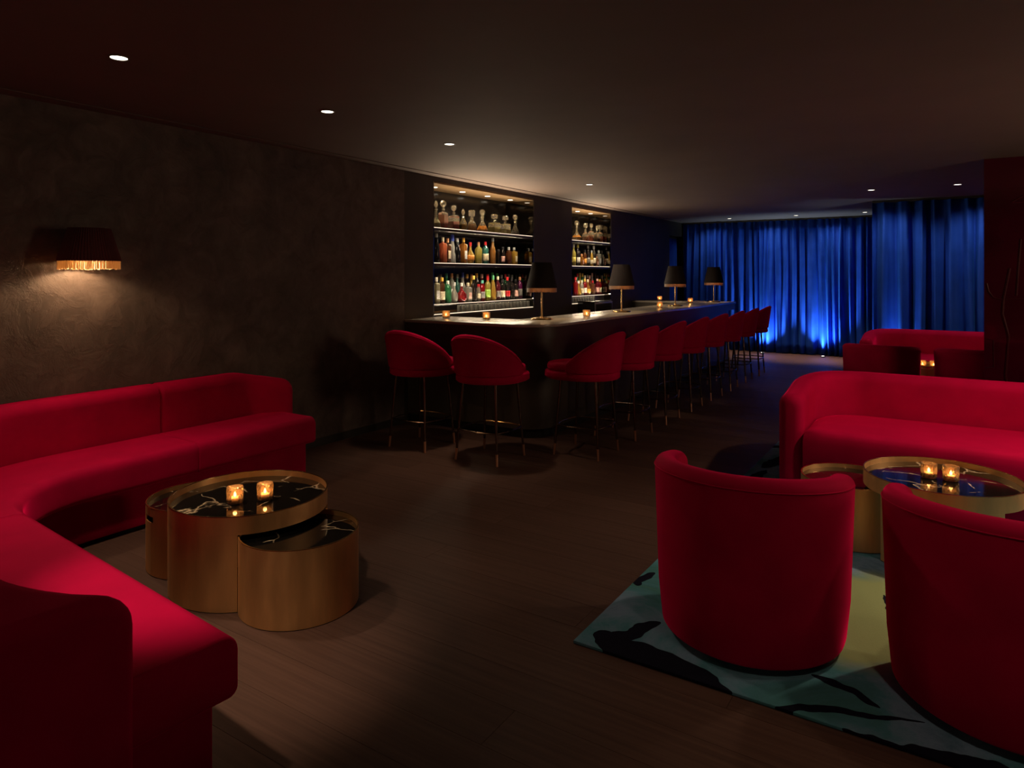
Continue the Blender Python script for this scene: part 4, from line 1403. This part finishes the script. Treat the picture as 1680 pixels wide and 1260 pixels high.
# ================================================================== DRUM TABLES
def arc_shell(mb, r, t, z0, z1, d0, d1, n=40):
    v = []; f = []
    for i in range(n + 1):
        a = radians(d0 + (d1 - d0) * i / n)
        for (rr, z) in ((r, z0), (r, z1), (r - t, z1), (r - t, z0)):
            v.append((rr * cos(a), rr * sin(a), z))
    for i in range(n):
        for k in range(4):
            q = (k + 1) % 4
            f.append((i * 4 + k, i * 4 + q, (i + 1) * 4 + q, (i + 1) * 4 + k))
    f += [(3, 2, 1, 0), (n * 4, n * 4 + 1, n * 4 + 2, n * 4 + 3)]
    return mb.add(v, f)
def big_table(label, loc, rz=0.0):
    t = thing('drum_table', label, 'table', loc, rz, 'large brass drum tables')
    r = 0.388
    z0 = HT - 0.085
    MB().lathe([(r - 0.006, z0), (r, z0), (r, HT), (r - 0.006, HT)] + [(r - 0.006, z0)], 80).build('rim_band', 'brass', t, angle=30)
    MB().lathe([(0.0, HT - 0.05), (r - 0.0065, HT - 0.05), (r - 0.0065, HT - 0.032), (0.0, HT - 0.031)], 72).build('marble_top', 'marble', t, angle=30)
    rr = r - 0.006
    MB().lathe([(r - 0.006, HT - 0.001), (r + 0.0006, HT - 0.001), (r + 0.0006, HT + 0.0022), (r - 0.006, HT + 0.0022), (r - 0.006, HT - 0.001)], 80).build('rim_edge', 'gold', t, angle=30)
    for (d0, d1) in ((-136, -45), (45, 136)):
        mb = arc_shell(MB(), r - 0.0005, 0.008, 0.004, z0 - 0.0005, d0, d1)
        mb.build('drum_shell', 'brass', t, angle=30)
        arc_shell(MB(), r - 0.002, 0.01, 0.0005, 0.0038, d0, d1).build('foot_strip', 'felt', t)
    return t
def small_table(label, loc, slot_deg):
    t = thing('nesting_table', label, 'table', loc, radians(slot_deg), 'small brass drum tables tucked under the large ones')
    r, h = 0.277, 0.355
    sw = 9.5
    zt0, zt1 = h - 0.075, h - 0.045
    # drum with a hand slot at angle 0
    mb = MB()
    arc_shell(mb, r, 0.006, 0.004, zt0, 0, 360, 72)
    arc_shell(mb, r, 0.006, zt0, zt1, sw, 360 - sw, 68)
    arc_shell(mb, r, 0.006, zt1, h, 0, 360, 72)
    mb.build('drum_shell', 'brass', t, angle=30)
    MB().lathe([(r - 0.006, h + 0.0003), (r + 0.0006, h + 0.0003), (r + 0.0006, h + 0.0025), (r - 0.006, h + 0.0025), (r - 0.006, h + 0.0003)], 72).build('rim_edge', 'gold', t, angle=30)
    MB().lathe([(0.0, h - 0.040), (r - 0.0065, h - 0.040), (r - 0.0065, h - 0.024), (0.0, h - 0.023)], 64).build('marble_top', 'marble', t, angle=30)
    MB().lathe([(0.0, 0.0004), (r - 0.002, 0.0004), (r - 0.002, 0.0038), (0.0, 0.0038)], 48).build('foot_strip', 'felt', t)
    return t
big_table('tall round brass drum table with black marble top by the banquette', (TBL_L[0], TBL_L[1], 0))
small_table('low brass drum table tucked in on the right, nearest the open floor', (TBL_L[0] + 0.435, TBL_L[1] - 0.045, 0), -135)
small_table('low brass drum table tucked in on the left, next to the banquette', (TBL_L[0] - 0.425, TBL_L[1] + 0.0, 0), -100)
big_table('tall round brass drum table with black marble top before the near sofa', (TBL_R[0], TBL_R[1], RUGT))
small_table('low brass drum table tucked in left of the near sofa table', (TBL_R[0] - 0.46, TBL_R[1] + 0.05, RUGT), 180)
big_table('distant brass drum table half hidden between the far red chairs', (TBL_F[0], TBL_F[1], 0))
for o in list(sc.objects):
    if o.name.startswith('votive_candle') and abs(o.location.x - TBL_R[0]) < 0.3 and abs(o.location.y - TBL_R[1]) < 0.3:
        o.location.z += RUGT
